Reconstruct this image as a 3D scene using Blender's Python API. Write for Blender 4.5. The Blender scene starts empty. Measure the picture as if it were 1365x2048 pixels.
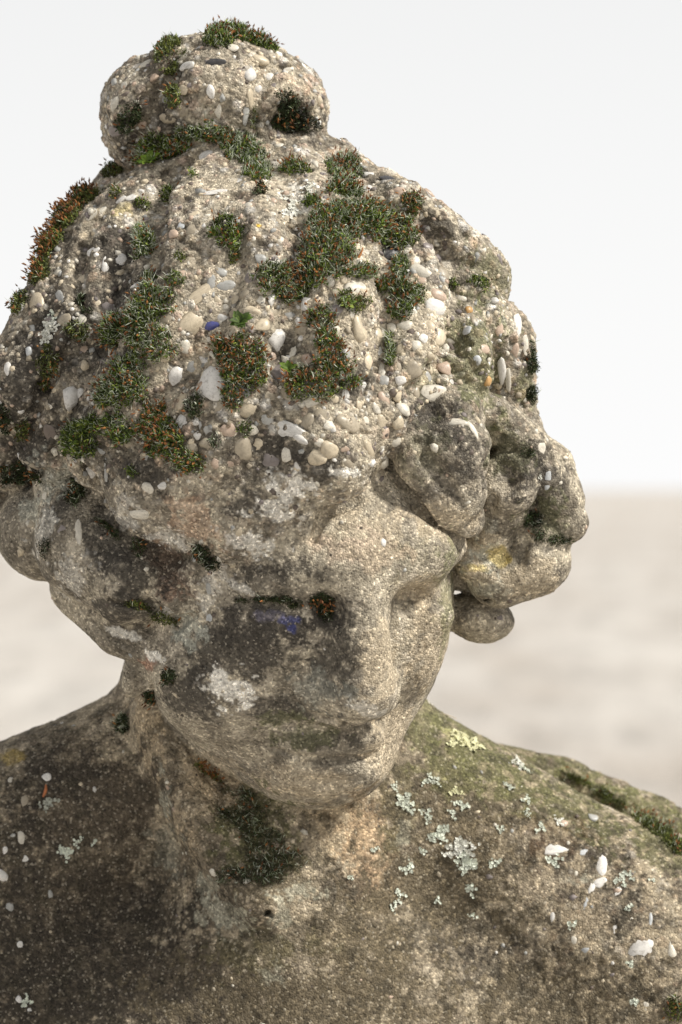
import bpy, math, random
import numpy as np
from mathutils import Vector, Matrix
from mathutils.bvhtree import BVHTree

R = math.radians
random.seed(7)
rng = np.random.default_rng(7)
sc = bpy.context.scene
COL = sc.collection

# ------------------------------------------------------------------ camera
# Sculpting unit U = 0.25 mm.  Sculpt frame: x right, y up, z towards the camera.
U = 0.00025
DU = 6800.0                       # camera to statue plane, in sculpt units (1.7 m)
CAM_H = 0.62
PITCH = math.atan(49 / DU)        # the horizon sits a little above the middle
cam_d = bpy.data.cameras.new('camera')
cam = bpy.data.objects.new('camera', cam_d)
COL.objects.link(cam)
sc.camera = cam
cam.location = (0, -DU * U, CAM_H)
cam.rotation_euler = (R(90) - PITCH, 0, 0)
cam_d.sensor_fit = 'VERTICAL'
cam_d.sensor_height = 36
cam_d.lens = 36 * DU / 2048.0
cam_d.clip_end = 3000
cam_d.clip_start = 0.05
cam_d.dof.use_dof = True
cam_d.dof.focus_distance = (DU - 330) * U
cam_d.dof.aperture_fstop = 9.5

# ------------------------------------------------------------------ daylight
SUN_EL, SUN_AZ = 44, 70           # overcast, the light comes from the upper right
w = bpy.data.worlds.new('World'); sc.world = w; w.use_nodes = True
wn, wl = w.node_tree.nodes, w.node_tree.links
bg = wn['Background']; bg.inputs['Strength'].default_value = 0.12
sky = wn.new('ShaderNodeTexSky'); sky.sky_type = 'NISHITA'; sky.sun_disc = False
sky.sun_elevation = R(SUN_EL); sky.sun_rotation = R(180 - SUN_AZ)
sky.dust_density = 3; sky.ozone_density = 1
# cloud deck: a thick even overcast, very slightly darker overhead
tc = wn.new('ShaderNodeTexCoord'); sp = wn.new('ShaderNodeSeparateXYZ')
wl.new(tc.outputs['Generated'], sp.inputs[0])
cr = wn.new('ShaderNodeValToRGB'); wl.new(sp.outputs['Z'], cr.inputs['Fac'])
cr.color_ramp.elements[0].position = 0.0; cr.color_ramp.elements[0].color = (.97, .97, .97, 1)
cr.color_ramp.elements[1].position = 0.14; cr.color_ramp.elements[1].color = (.87, .868, .862, 1)
e_ = cr.color_ramp.elements.new(.8); e_.color = (.36, .36, .37, 1)
e_ = cr.color_ramp.elements.new(.4); e_.color = (.56, .558, .556, 1)
ns = wn.new('ShaderNodeTexNoise'); ns.inputs['Scale'].default_value = 1.3; ns.inputs['Detail'].default_value = 3
wl.new(tc.outputs['Generated'], ns.inputs['Vector'])
mr = wn.new('ShaderNodeMapRange'); mr.inputs['To Min'].default_value = 8.1; mr.inputs['To Max'].default_value = 8.6
wl.new(ns.outputs['Fac'], mr.inputs['Value'])
vm = wn.new('ShaderNodeVectorMath'); vm.operation = 'SCALE'
wl.new(cr.outputs['Color'], vm.inputs[0]); wl.new(mr.outputs[0], vm.inputs['Scale'])
mx = wn.new('ShaderNodeMix'); mx.data_type = 'RGBA'; mx.inputs['Factor'].default_value = 0.95
wl.new(sky.outputs[0], mx.inputs['A']); wl.new(vm.outputs[0], mx.inputs['B'])
wl.new(mx.outputs['Result'], bg.inputs['Color'])

sun_d = bpy.data.lights.new('sun', 'SUN'); sun_d.energy = 4.7; sun_d.angle = R(8); sun_d.color = (1, .95, .87)
sun = bpy.data.objects.new('sun', sun_d); COL.objects.link(sun)
sdir = Vector((math.sin(R(SUN_AZ)) * math.cos(R(SUN_EL)), -math.cos(R(SUN_AZ)) * math.cos(R(SUN_EL)), math.sin(R(SUN_EL))))
sun.rotation_euler = sdir.to_track_quat('Z', 'Y').to_euler()
sc.view_settings.view_transform = 'Standard'; sc.view_settings.look = 'None'
sc.view_settings.exposure = 0.08; sc.view_settings.gamma = 1

# ------------------------------------------------------------------ helpers
bpy.context.view_layer.update()
M_CAM = cam.matrix_world.copy()
# sculpt frame -> world: rigid, origin on the optical axis at the statue plane
M_SC = M_CAM @ Matrix.Translation((0, 0, -DU * U)) @ Matrix.Scale(U, 4)
M_SC_NP = np.array(M_SC)

def P(u, v, d):
    k = (DU - d) / DU
    return np.array([(u - 682.5) * k, (1024 - v) * k, d], float)

def to_world(p):
    return p @ M_SC_NP[:3, :3].T + M_SC_NP[:3, 3]

def tag(o, label=None, cat=None, group=None, kind=None):
    for k, val in (('label', label), ('category', cat), ('group', group), ('kind', kind)):
        if val: o[k] = val
    return o

def link(name, me, mat=None, parent=None):
    o = bpy.data.objects.new(name, me); COL.objects.link(o)
    if mat and me is not None and not me.materials: me.materials.append(mat)
    if parent: o.parent = parent
    return o

def fast_mesh(name, verts, faces, smooth=True):
    me = bpy.data.meshes.new(name)
    verts = np.asarray(verts, np.float32); faces = np.asarray(faces, np.int32)
    n = faces.shape[1]
    me.vertices.add(len(verts)); me.vertices.foreach_set('co', verts.ravel())
    me.loops.add(faces.size); me.loops.foreach_set('vertex_index', faces.ravel())
    me.polygons.add(len(faces))
    me.polygons.foreach_set('loop_start', np.arange(0, faces.size, n, dtype=np.int32))
    me.polygons.foreach_set('use_smooth', np.full(len(faces), smooth))
    me.update(calc_edges=True)
    return me

# hashed noise in numpy
def _h(i, j, k, s):
    n = (i.astype(np.uint32) * np.uint32(73856093)) ^ (j.astype(np.uint32) * np.uint32(19349663)) ^ (k.astype(np.uint32) * np.uint32(83492791)) ^ np.uint32((s * 2654435761) & 0xffffffff)
    n = (n ^ (n >> np.uint32(13))) * np.uint32(1274126177)
    n = (n ^ (n >> np.uint32(16))) * np.uint32(2246822519)
    n ^= n >> np.uint32(15)
    return n.astype(np.float32) / np.float32(4294967295)

def noise(p, scale, seed=0):
    q = p / scale + 1000.0
    f = np.floor(q); r = (q - f).astype(np.float32); i = f.astype(np.int64)
    r = r * r * (3 - 2 * r)
    out = 0
    for a in (0, 1):
        wa = r[:, 0] if a else 1 - r[:, 0]
        for b in (0, 1):
            wb = r[:, 1] if b else 1 - r[:, 1]
            for c in (0, 1):
                wc = r[:, 2] if c else 1 - r[:, 2]
                out = out + wa * wb * wc * _h(i[:, 0] + a, i[:, 1] + b, i[:, 2] + c, seed)
    return out

def fbm(p, scale, oct=4, seed=0):
    o = 0; a = 1; t = 0
    for n in range(oct):
        o = o + a * noise(p + 17.3 * n, scale, seed + n); t += a; a *= .55; scale /= 2.03
    return o / t

def cells(p, scale, seed=0):
    """distance to and id of the nearest jittered point"""
    q = p / scale + 1000.0
    f = np.floor(q).astype(np.int64); r = (q - f).astype(np.float32)
    best = np.full(len(p), 9, np.float32); second = best.copy(); bid = np.zeros(len(p), np.float32)
    for a in (-1, 0, 1):
        for b in (-1, 0, 1):
            for c in (-1, 0, 1):
                i, j, k = f[:, 0] + a, f[:, 1] + b, f[:, 2] + c
                dx = a + .15 + .7 * _h(i, j, k, seed) - r[:, 0]
                dy = b + .15 + .7 * _h(i, j, k, seed + 1) - r[:, 1]
                dz = c + .15 + .7 * _h(i, j, k, seed + 2) - r[:, 2]
                d = dx * dx + dy * dy + dz * dz
                m = d < best
                second = np.where(m, best, np.minimum(second, d))
                bid = np.where(m, _h(i, j, k, seed + 3), bid); best = np.where(m, d, best)
    return np.sqrt(best), np.sqrt(second), bid

def sstep(x, a, b):
    t = np.clip((x - a) / (b - a), 0, 1)
    return t * t * (3 - 2 * t)

# ------------------------------------------------------------------ statue: signed distance sculpt
OPS = []
LAB = {'torso': 0, 'head': 1, 'hair': 2, 'hair_bun': 3, 'hair_curl': 4, 'shoulder_drape': 5}

def rot(rx=0, ry=0, rz=0):
    return np.array(Matrix.Rotation(R(rz), 3, 'Z') @ Matrix.Rotation(R(ry), 3, 'Y') @ Matrix.Rotation(R(rx), 3, 'X'))

def ell(op, c, r, k, lab='hair', rx=0, ry=0, rz=0):
    OPS.append((op, 'e', P(*c), np.array(r, float), rot(rx, ry, rz), k, LAB[lab]))

def tube(op, pts, k, lab='hair'):
    pts = [(P(p[0], p[1], p[2]), float(p[3])) for p in pts]
    OPS.append((op, 't', pts, None, None, k, LAB[lab]))

HC, HR = (530, 810, 0), (500, 485, 455)     # cranium under the hair
def hd(u, v, off=0):
    """depth of the cranium's front at a pixel"""
    q = 1 - ((u - HC[0]) / HR[0]) ** 2 - ((v - HC[1]) / HR[1]) ** 2
    return HR[2] * math.sqrt(max(q, .0)) + off

def lock(pts, k, lab='hair', op='u'):
    """pts of (u, v, r, sink): a strand lying on the cranium, its axis sunk below the surface"""
    if op == 's': pts = [(u, v, r * 1.9, s - 10) for (u, v, r, s) in pts]
    tube(op, [(u, v, hd(u, v) - s, r) for (u, v, r, s) in pts], k, lab)

def _eval(p):
    """smooth union / subtraction of the listed shapes; shapes too far from this lump of points are skipped"""
    p = p.astype(np.float32)
    D = np.full(len(p), 1e4, np.float32); L = np.zeros(len(p), np.int8)
    pc = (p.min(0) + p.max(0)) / 2; pr = float(np.linalg.norm(p.max(0) - pc)) + 70
    for (op, kind, a, b, rm, k, lab) in OPS:
        if kind == 'e':
            if np.linalg.norm(a - pc) > b.max() + pr + k: continue
            q = (p - a.astype(np.float32)) @ rm.astype(np.float32)
            b = b.astype(np.float32)
            k0 = np.sqrt(((q / b) ** 2).sum(1)); k1 = np.sqrt(((q / (b * b)) ** 2).sum(1)) + 1e-9
            d = k0 * (k0 - 1) / k1
            d = np.where(k0 < .3, -b.min() * (1 - k0), d)
        else:
            d = None
            for (p0, r0), (p1, r1) in zip(a[:-1], a[1:]):
                ab = p1 - p0
                t = min(max(float((pc - p0) @ ab) / float(ab @ ab), 0), 1)
                if np.linalg.norm(p0 + t * ab - pc) > max(r0, r1) + pr + k: continue
                ab = ab.astype(np.float32); w0 = p - p0.astype(np.float32)
                t = np.clip((w0 @ ab) / (ab @ ab), 0, 1)
                ts = t * t * (3 - 2 * t)
                e = np.sqrt(((w0 - t[:, None] * ab) ** 2).sum(1)) - (r0 + (r1 - r0) * ts)
                d = e if d is None else np.minimum(d, e)
            if d is None: continue
        if op == 'u':
            h = np.clip(.5 + .5 * (d - D) / k, 0, 1)
            L = np.where(d < D, lab, L).astype(np.int8)
            D = d * (1 - h) + D * h - k * h * (1 - h)
        else:
            h = np.clip(.5 - .5 * (D + d) / k, 0, 1)
            D = D * (1 - h) - d * h + k * h * (1 - h)
    return D, L

def eval_sdf(p, size=140.0):
    key = np.floor(p / size).astype(np.int64) + 500
    key = (key[:, 0] * 1000 + key[:, 1]) * 1000 + key[:, 2]
    order = np.argsort(key, kind='stable'); ks = key[order]
    cuts = np.nonzero(np.diff(ks))[0] + 1
    D = np.empty(len(p), np.float32); L = np.empty(len(p), np.int8)
    for idx in np.split(order, cuts):
        D[idx], L[idx] = _eval(p[idx])
    return D, L

def trace(u, v):
    """depth at which the form built so far is met in front at (u, v)"""
    o = np.array([0, 0, DU], float); t = P(u, v, 0) - o; t /= np.linalg.norm(t)
    s = DU - 620.0
    for _ in range(90):
        d = float(_eval((o + t * s)[None])[0][0])
        d = min(d, 60.0)
        if d < .8: return (o + t * s)[2]
        s += max(d * .8, .8)
        if s > DU + 600: break
    return None

def carve(pts, r, depth, k=12, lab='hair'):
    """a groove of radius r cut 'depth' into the surface along (u, v) points"""
    out = []
    for (u, v) in pts:
        z = trace(u, v)
        if z is not None: out.append((u, v, z + r - depth, r))
    out[0] = out[0][:3] + (r * .5,); out[-1] = out[-1][:3] + (r * .5,)
    tube('s', out, k, lab)

# --- torso and neck
ell('u', (640, 2330, -250), (900, 690, 400), 10, 'torso')
tube('u', [(470, 1535, -250, 205), (265, 1592, -245, 212), (0, 1722, -240, 228), (-330, 1930, -240, 250)], 60, 'torso')
tube('u', [(700, 1545, -230, 205), (1000, 1745, -215, 225), (1365, 1960, -190, 238), (1500, 2200, -180, 240)], 60, 'torso')
ell('u', (1290, 2100, -180), (300, 380, 270), 160, 'torso')
ell('u', (-60, 2120, -200), (320, 400, 280), 160, 'torso')
tube('u', [(530, 1330, -220, 285), (570, 1540, -225, 268), (600, 1780, -190, 285), (640, 2100, -180, 300)], 90, 'torso')
# sinews of the neck
tube('u', [(330, 1430, -40, 60), (400, 1640, 30, 50), (520, 1800, 95, 38)], 60, 'torso')
tube('s', [(420, 1700, 130, 30), (540, 1730, 165, 42), (620, 1760, 165, 34)], 50, 'torso')
ell('s', (540, 1640, 135), (110, 90, 45), 70, 'torso')
# drape behind the right shoulder
tube('u', [(940, 1540, -430, 70), (1130, 1582, -430, 72), (1300, 1668, -420, 80), (1480, 1768, -410, 86)], 12, 'shoulder_drape')
# --- cranium and hair
ell('u', (530, 790, -10), (478, 455, 415), 14, 'hair')
ell('s', (690, 1210, 395), (215, 178, 120), 20, 'hair')
# --- face
ell('u', (586, 1190, 66), (318, 400, 318), 16, 'head', rx=26, ry=8)
ell('u', (645, 1515, 132), (128, 98, 112), 100, 'head')
# forehead, brows, nose, eyes, cheeks, mouth
ell('u', (690, 1085, 296), (215, 110, 110), 70, 'head', rz=-4)
ell('u', (800, 930, 235), (90, 110, 90), 60, 'head')
tube('u', [(455, 1172, 312, 30), (560, 1150, 356, 38), (665, 1140, 385, 36)], 30, 'head')
tube('u', [(770, 1145, 362, 24), (850, 1118, 300, 28), (905, 1092, 225, 30)], 36, 'head')
ell('u', (565, 1265, 286), (110, 60, 62), 50, 'head')
ell('s', (828, 1200, 326), (40, 28, 36), 36, 'head', rz=10)
ell('u', (850, 1228, 236), (56, 40, 44), 30, 'head')
ell('u', (450, 1340, 205), (140, 120, 112), 90, 'head')
ell('u', (816, 1270, 178), (64, 95, 86), 60, 'head')
tube('u', [(712, 1110, 372, 50), (718, 1200, 378, 46), (724, 1300, 366, 56), (722, 1372, 346, 66)], 44, 'head')
ell('u', (668, 1330, 296), (78, 95, 56), 50, 'head')
tube('u', [(622, 1374, 286, 50), (690, 1386, 302, 54), (752, 1384, 290, 42)], 44, 'head')
ell('u', (662, 1482, 242), (100, 32, 44), 36, 'head', rz=4)
ell('u', (658, 1546, 208), (88, 32, 42), 38, 'head', rz=4)
# strands from the bun
lock([(250, 402, 78, 40), (178, 505, 84, 60), (118, 640, 88, 20), (62, 760, 88, -60), (20, 900, 85, -60)], 20)
lock([(330, 385, 75, 40), (235, 490, 92, 70), (190, 650, 98, 75), (150, 800, 92, 70), (120, 905, 62, 40)], 18)
lock([(420, 370, 85, 40), (395, 520, 110, 85), (345, 680, 110, 85), (280, 820, 105, 80), (210, 900, 80, 60)], 26)
lock([(490, 345, 80, 30), (510, 520, 120, 95), (500, 700, 120, 95), (450, 860, 130, 95), (400, 960, 120, 85)], 34)
lock([(580, 350, 75, 30), (660, 500, 110, 85), (660, 660, 120, 95), (630, 800, 132, 95), (640, 880, 118, 62), (668, 918, 80, 20)], 34)
lock([(660, 350, 72, 40), (780, 470, 88, 65), (835, 610, 92, 75), (800, 730, 100, 82), (745, 830, 86, 74)], 30)
lock([(760, 400, 60, 40), (862, 500, 62, 45), (908, 600, 66, 50), (900, 720, 75, 55)], 16)
# band of hair sweeping down to the left ear
lock([(520, 800, 110, 85), (430, 900, 128, 92), (330, 960, 125, 92), (310, 1010, 92, 60), (370, 1075, 52, 28)], 20)
lock([(640, 860, 95, 70), (560, 940, 112, 80), (480, 1030, 105, 60), (410, 1130, 70, 38), (390, 1200, 40, 10)], 22)
# right side, thick strands behind the curls
tube('u', [(800, 420, 190, 62), (905, 500, 160, 62), (955, 545, 110, 64), (960, 640, 90, 55)], 14)
tube('u', [(930, 610, 190, 64), (1000, 690, 120, 72), (1000, 790, 90, 70), (960, 850, 120, 60)], 14)
tube('u', [(905, 640, 260, 45), (935, 720, 245, 50), (930, 800, 240, 45)], 18)
# left side
tube('u', [(150, 700, 210, 60), (105, 820, 205, 66), (95, 900, 200, 58)], 14)
ell('u', (20, 850, 80), (70, 130, 120), 16, 'hair')
# --- curls on the left
ell('u', (95, 1060, 60), (104, 104, 130), 10, 'hair_curl', rz=20)
ell('u', (-30, 960, -20), (70, 100, 120), 12, 'hair_curl')
tube('u', [(140, 975, 150, 74), (182, 1085, 188, 112), (268, 1156, 245, 94), (345, 1205, 292, 44), (375, 1235, 300, 20)], 12, 'hair_curl')
tube('u', [(160, 1172, 130, 58), (238, 1256, 190, 54), (328, 1306, 240, 36)], 12, 'hair_curl')
ell('u', (282, 1340, 168), (36, 58, 44), 16, 'hair_curl', rz=-28)
# --- curls on the right
tube('u', [(905, 835, 300, 62), (900, 900, 318, 78), (905, 985, 305, 66), (925, 1035, 270, 44)], 12, 'hair_curl')
tube('u', [(815, 850, 335, 45), (835, 925, 345, 48), (880, 1010, 325, 40), (920, 1045, 285, 34)], 12, 'hair_curl')
ell('u', (1000, 880, 90), (90, 100, 90), 20, 'hair_curl')
ell('u', (955, 1080, 40), (80, 110, 80), 20, 'hair_curl')
tube('u', [(980, 830, 220, 46), (1042, 882, 190, 46), (1082, 950, 170, 42)], 14, 'hair_curl')
ell('u', (1018, 965, 208), (60, 66, 50), 10, 'hair_curl')
ell('s', (1008, 950, 262), (36, 42, 30), 20, 'hair_curl')
tube('u', [(1030, 872, 110, 46), (1094, 938, 120, 56), (1114, 1004, 125, 58), (1138, 1044, 130, 42)], 14, 'hair_curl')
tube('u', [(1085, 1070, 110, 60), (1070, 1120, 105, 72), (1000, 1148, 110, 68), (950, 1120, 130, 45)], 12, 'hair_curl')
ell('s', (985, 1098, 190), (54, 46, 42), 28, 'hair_curl')
tube('u', [(1000, 1010, 150, 60), (980, 1060, 140, 44)], 12, 'hair_curl')
ell('u', (955, 1235, 20), (72, 48, 80), 12, 'hair_curl', rz=-12)
tube('s', [(780, 905, 335, 15), (828, 1000, 345, 15), (866, 1062, 325, 15), (930, 1092, 275, 14)], 16, 'head')
# --- bun
BZ = 30
ell('u', (302, 230, BZ - 20), (102, 114, 146), 12, 'hair_bun', rz=8)
ell('u', (292, 266, BZ - 20), (80, 76, 104), 30, 'hair_bun')
ell('u', (440, 205, BZ + 10), (180, 134, 150), 14, 'hair_bun', rz=-6)
ell('u', (545, 225, BZ), (110, 112, 130), 40, 'hair_bun')
tube('s', [(560, 130, BZ + 118, 10), (520, 180, BZ + 150, 12), (505, 250, BZ + 150, 12)], 30, 'hair_bun')
ell('s', (588, 240, BZ + 118), (50, 36, 50), 24, 'hair_bun')
ell('s', (535, 1830, 150), (10, 7, 60), 3, 'torso', rz=30)
ell('s', (543, 1836, 150), (6, 8, 50), 3, 'torso')

# --- grooves cut along the surface
for pts, r, dp, k in (
    ([(388, 90), (335, 158), (292, 235), (264, 312)], 28, 34, 10),
    ([(560, 120), (522, 170), (508, 240)], 16, 7, 14),
    ([(410, 300), (345, 345), (318, 405), (308, 470), (298, 540), (268, 610)], 30, 36, 14),
    ([(225, 400), (178, 450), (160, 510), (152, 565), (165, 620)], 22, 24, 12),
    ([(230, 690), (160, 690), (110, 735), (72, 820), (42, 900)], 22, 28, 10),
    ([(470, 430), (468, 520), (440, 620), (372, 740), (300, 815)], 30, 17, 20),
    ([(600, 420), (592, 560), (570, 700), (560, 800)], 30, 15, 20),
    ([(740, 480), (770, 560), (778, 680), (760, 790)], 24, 18, 16),
    ([(832, 430), (890, 500), (924, 590), (912, 690), (860, 770), (795, 800)], 28, 26, 14),
    ([(1000, 560), (960, 610), (950, 660)], 16, 10, 12),
    ([(165, 900), (188, 960), (215, 1020), (262, 1075), (345, 1122), (388, 1106)], 20, 34, 8),
    ([(-20, 935), (60, 945), (150, 955)], 16, 20, 8),
    ([(96, 1010), (98, 1060), (102, 1130)], 10, 14, 6),
    ([(225, 1203), (290, 1206), (330, 1228), (354, 1250), (392, 1230)], 14, 20, 7),
    ([(180, 1235), (245, 1285), (320, 1330)], 9, 9, 6),
    ([(754, 915), (714, 1000), (648, 1026), (628, 1080)], 14, 18, 8),
    ([(835, 880), (870, 935), (925, 1012)], 18, 13, 10),
    ([(985, 850), (975, 930), (985, 1000), (965, 1060)], 12, 14, 8),
    ([(1000, 1150), (1040, 1120), (1052, 1080)], 12, 7, 10),
    ([(930, 1170), (985, 1205), (1040, 1212)], 10, 12, 6),
    ([(300, 1370), (348, 1455), (420, 1546), (500, 1592), (600, 1622), (700, 1626)], 18, 13, 10),
    ([(574, 1384), (606, 1428), (680, 1448), (764, 1444)], 12, 13, 8),
    ([(574, 1388), (590, 1350), (622, 1318)], 14, 6, 14),
    ([(788, 1235), (788, 1330), (796, 1402)], 17, 17, 12),
    ([(552, 1500), (620, 1519), (690, 1519), (752, 1508)], 10, 11, 6),
    ([(605, 1566), (670, 1574), (725, 1562)], 18, 8, 14),
    ([(476, 1202), (560, 1207), (640, 1212)], 16, 12, 12),
    ([(628, 1218), (655, 1220), (668, 1240)], 28, 16, 20),
    ([(796, 1196), (832, 1190), (866, 1202)], 15, 12, 9),
    ):
    carve(pts, r, dp, k)

# ------------------------------------------------------------------ surface nets
def surface_nets():
    lo = np.array([-860., -1500., -700.]); hi = np.array([900., 1000., 560.])
    h = VOX; B = 8; bh = h * B
    nb = np.ceil((hi - lo) / bh).astype(int)
    ax = [lo[i] + (np.arange(nb[i]) + .5) * bh for i in range(3)]
    cc = np.stack(np.meshgrid(*ax, indexing='ij'), -1).reshape(-1, 3)
    dc, _ = eval_sdf(cc)
    keep = np.abs(dc) < bh * 1.6 + 20
    bi = np.stack(np.unravel_index(np.nonzero(keep)[0], nb), 1)
    n = nb * B + 1
    F = np.where(dc.reshape(nb) < 0, -50., 50.).astype(np.float32)
    F = np.repeat(np.repeat(np.repeat(F, B, 0), B, 1), B, 2)
    F = np.pad(F, ((0, 1),) * 3, mode='edge')
    loc = np.stack(np.meshgrid(*([np.arange(B)] * 3), indexing='ij'), -1).reshape(-1, 3)
    for s in range(0, len(bi), 1500):
        idx = (bi[s:s + 1500, None, :] * B + loc[None]).reshape(-1, 3)
        d, _ = eval_sdf(lo + idx * h)
        F[idx[:, 0], idx[:, 1], idx[:, 2]] = d
    S = F < 0
    c = np.zeros(np.array(F.shape) - 1, np.int8)
    for a in (0, 1):
        for b in (0, 1):
            for e in (0, 1):
                c += S[a:a + c.shape[0], b:b + c.shape[1], e:e + c.shape[2]]
    act = (c > 0) & (c < 8)
    ci = np.argwhere(act)
    vid = np.full(act.shape, -1, np.int32); vid[act] = np.arange(len(ci))
    acc = np.zeros((len(ci), 3)); cnt = np.zeros(len(ci))
    cor = [(a, b, e) for a in (0, 1) for b in (0, 1) for e in (0, 1)]
    for p0 in cor:
        for axx in range(3):
            if p0[axx]: continue
            p1 = list(p0); p1[axx] = 1
            f0 = F[ci[:, 0] + p0[0], ci[:, 1] + p0[1], ci[:, 2] + p0[2]]
            f1 = F[ci[:, 0] + p1[0], ci[:, 1] + p1[1], ci[:, 2] + p1[2]]
            m = (f0 < 0) != (f1 < 0)
            t = np.where(m, f0 / np.where(m, f0 - f1, 1), 0)
            q = np.array(p0, float)[None].repeat(len(ci), 0); q[:, axx] += t
            acc += np.where(m[:, None], q, 0); cnt += m
    V = lo + (ci + acc / cnt[:, None]) * h
    quads = []
    for axx in range(3):
        o = [0, 1, 2]; o.remove(axx); u_, v_ = o
        sl0 = [slice(1, -1)] * 3; sl1 = [slice(1, -1)] * 3
        sl0[axx] = slice(0, -1); sl1[axx] = slice(1, None)
        A = S[tuple(sl0)]; Bq = S[tuple(sl1)]
        for flip, M in ((0, A & ~Bq), (1, ~A & Bq)):
            e = np.argwhere(M)
            base = e.copy(); base[:, u_] += 1; base[:, v_] += 1   # index of the edge start
            def cell(du, dv):
                q = base.copy(); q[:, u_] -= du; q[:, v_] -= dv
                return vid[q[:, 0], q[:, 1], q[:, 2]]
            q = np.stack([cell(1, 1), cell(0, 1), cell(0, 0), cell(1, 0)], 1)
            if axx == 1: q = q[:, ::-1]
            if flip: q = q[:, ::-1]
            quads.append(q)
    Q = np.concatenate(quads)
    Q = Q[(Q >= 0).all(1)]
    for _ in range(2):                      # pull onto the surface
        e = 1.5
        d0, _l = eval_sdf(V)
        g = np.stack([eval_sdf(V + np.eye(3)[i] * e)[0] - d0 for i in range(3)], 1) / e
        V = V - (d0 / np.maximum((g * g).sum(1), .3))[:, None] * g * .8
    return V, Q

def vnormals(V, Q):
    a = V[Q[:, 2]] - V[Q[:, 0]]; b = V[Q[:, 3]] - V[Q[:, 1]]
    fn = np.cross(a, b)
    N = np.zeros_like(V)
    for i in range(4):
        for c in range(3):
            N[:, c] += np.bincount(Q[:, i], fn[:, c], len(V))
    return N / (np.linalg.norm(N, axis=1, keepdims=True) + 1e-9)

def subdivide(V, Q):
    """one linear split of the quads; new points are smoothed by the later projection"""
    n = len(V)
    E = np.concatenate([Q[:, [0, 1]], Q[:, [1, 2]], Q[:, [2, 3]], Q[:, [3, 0]]]); E.sort(1)
    key = E[:, 0].astype(np.int64) * n + E[:, 1]
    uk, inv = np.unique(key, return_inverse=True)
    a, b = uk // n, uk % n
    EV = (V[a] + V[b]) / 2
    FV = V[Q].mean(1)
    m = len(Q); e = inv.reshape(4, m) + n; f = np.arange(m) + n + len(uk)
    nq = np.concatenate([np.stack([Q[:, i], e[i], f, e[(i + 3) % 4]], 1) for i in range(4)])
    return np.concatenate([V, EV, FV]), nq
VOX = 6.5
V, Q = surface_nets()
V, Q = subdivide(V, Q)
for _ in range(2):
    e = 2.0
    d0, LABV = eval_sdf(V)
    if _ == 0:
        N = vnormals(V, Q)
        V = V - N * np.clip(d0, -4, 4)[:, None]
N = vnormals(V, Q)
SM_V, SM_N = V.copy(), N.copy()        # the smooth form, used to seat things

def pix(p):
    k = (DU - p[:, 2]) / DU
    return p[:, 0] / k + 682.5, 1024 - p[:, 1] / k

tree_faces = Q[:, [0, 1, 2, 3]]
BV = BVHTree.FromPolygons([tuple(v) for v in V.tolist()], tree_faces.tolist(), epsilon=0.0)

def hit(u, v):
    """where the statue is met when looking at it from the front at this spot"""
    o = Vector((0, 0, DU)); t = Vector(P(u, v, 0)) - o
    loc, n, i, dist = BV.ray_cast(o, t.normalized())
    if loc is None: return None, None
    return np.array(loc), np.array(n)

BV_hits = {}
def anchor(u, v):
    for r in range(0, 160, 5):
        for a in range(0, 360, 45):
            h, n = hit(u + r * math.cos(R(a)), v + r * math.sin(R(a)))
            if h is not None: return h, n
    raise RuntimeError('nothing at %s %s' % (u, v))

# ------------------------------------------------------------------ relief: coarse aggregate above, finer sand below
x, y, z = V.T
isface = (LABV == 1); istorso = (LABV == 0) | (LABV == 5)
n_big = fbm(V, 150, 3, 11); n_mid = fbm(V, 46, 3, 21)
n_sm = fbm(V, 17, 3, 31); n_fine = noise(V, 5.5, 41)
up = sstep(y + (n_big - .5) * 260, -60, 190)           # 1 on the crown, 0 at the curls
PB = np.where(isface, .10, np.where(istorso, .18 + .4 * sstep(x + (n_big - .5) * 400, 250, 520), .28 + .72 * up))
PB = np.where(LABV == 4, .08 + .3 * up, PB).astype(np.float32)
for _ in range(3):                                     # soften across the joints
    PB[Q.ravel()] = np.repeat(PB[Q].mean(1), 4)
f1, f2, cid = cells(V, 27, 5)
g1, g2, gid = cells(V, 12.5, 9)
big_st = (cid > .45) * sstep(.56 - f1, 0, .28)
sm_st = (gid > .30) * sstep(.60 - g1, 0, .32)
iscurl = LABV == 4
disp = np.where(isface, 2, np.where(istorso, 8, np.where(iscurl, 8, 10))) * (n_big - .5) * 1.4
disp = disp + (n_mid - .5) * (2.5 + 7 * PB + np.where(iscurl, 3, 0)) + (n_sm - .5) * (1.5 + 5.5 * PB) + (n_fine - .5) * (.8 + 1.3 * PB)
disp = disp + PB * (3.2 * big_st + 1.0 * sm_st)
pit = sstep(fbm(V, 30, 3, 77), .60, .72) * (1.2 + 6 * PB)
disp = disp - pit
V = V + N * disp[:, None]

# ------------------------------------------------------------------ colour: cement, sand, films, crusts
def mixc(A, B, t):
    return A + (np.asarray(B, np.float32) - A) * t[:, None]
c_warm = np.array([.395, .35, .268]); c_grey = np.array([.24, .212, .165])
C = np.repeat(c_warm[None], len(V), 0).astype(np.float32)
C = mixc(C, c_grey, sstep(fbm(V, 90, 4, 51), .40, .62))
C = mixc(C, [.56, .50, .40], sstep(fbm(V, 34, 3, 61), .55, .72) * .6)
C = mixc(C, [.11, .095, .072], sstep(fbm(V, 40, 4, 71), .50, .62) * np.where(isface, .45, .72))
C = mixc(C, [.09, .078, .06], sstep(fbm(V, 13, 3, 72), .56, .66) * (.25 + .45 * PB))
C = mixc(C, [.11, .095, .075], (pit > .8) * .45)
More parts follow.
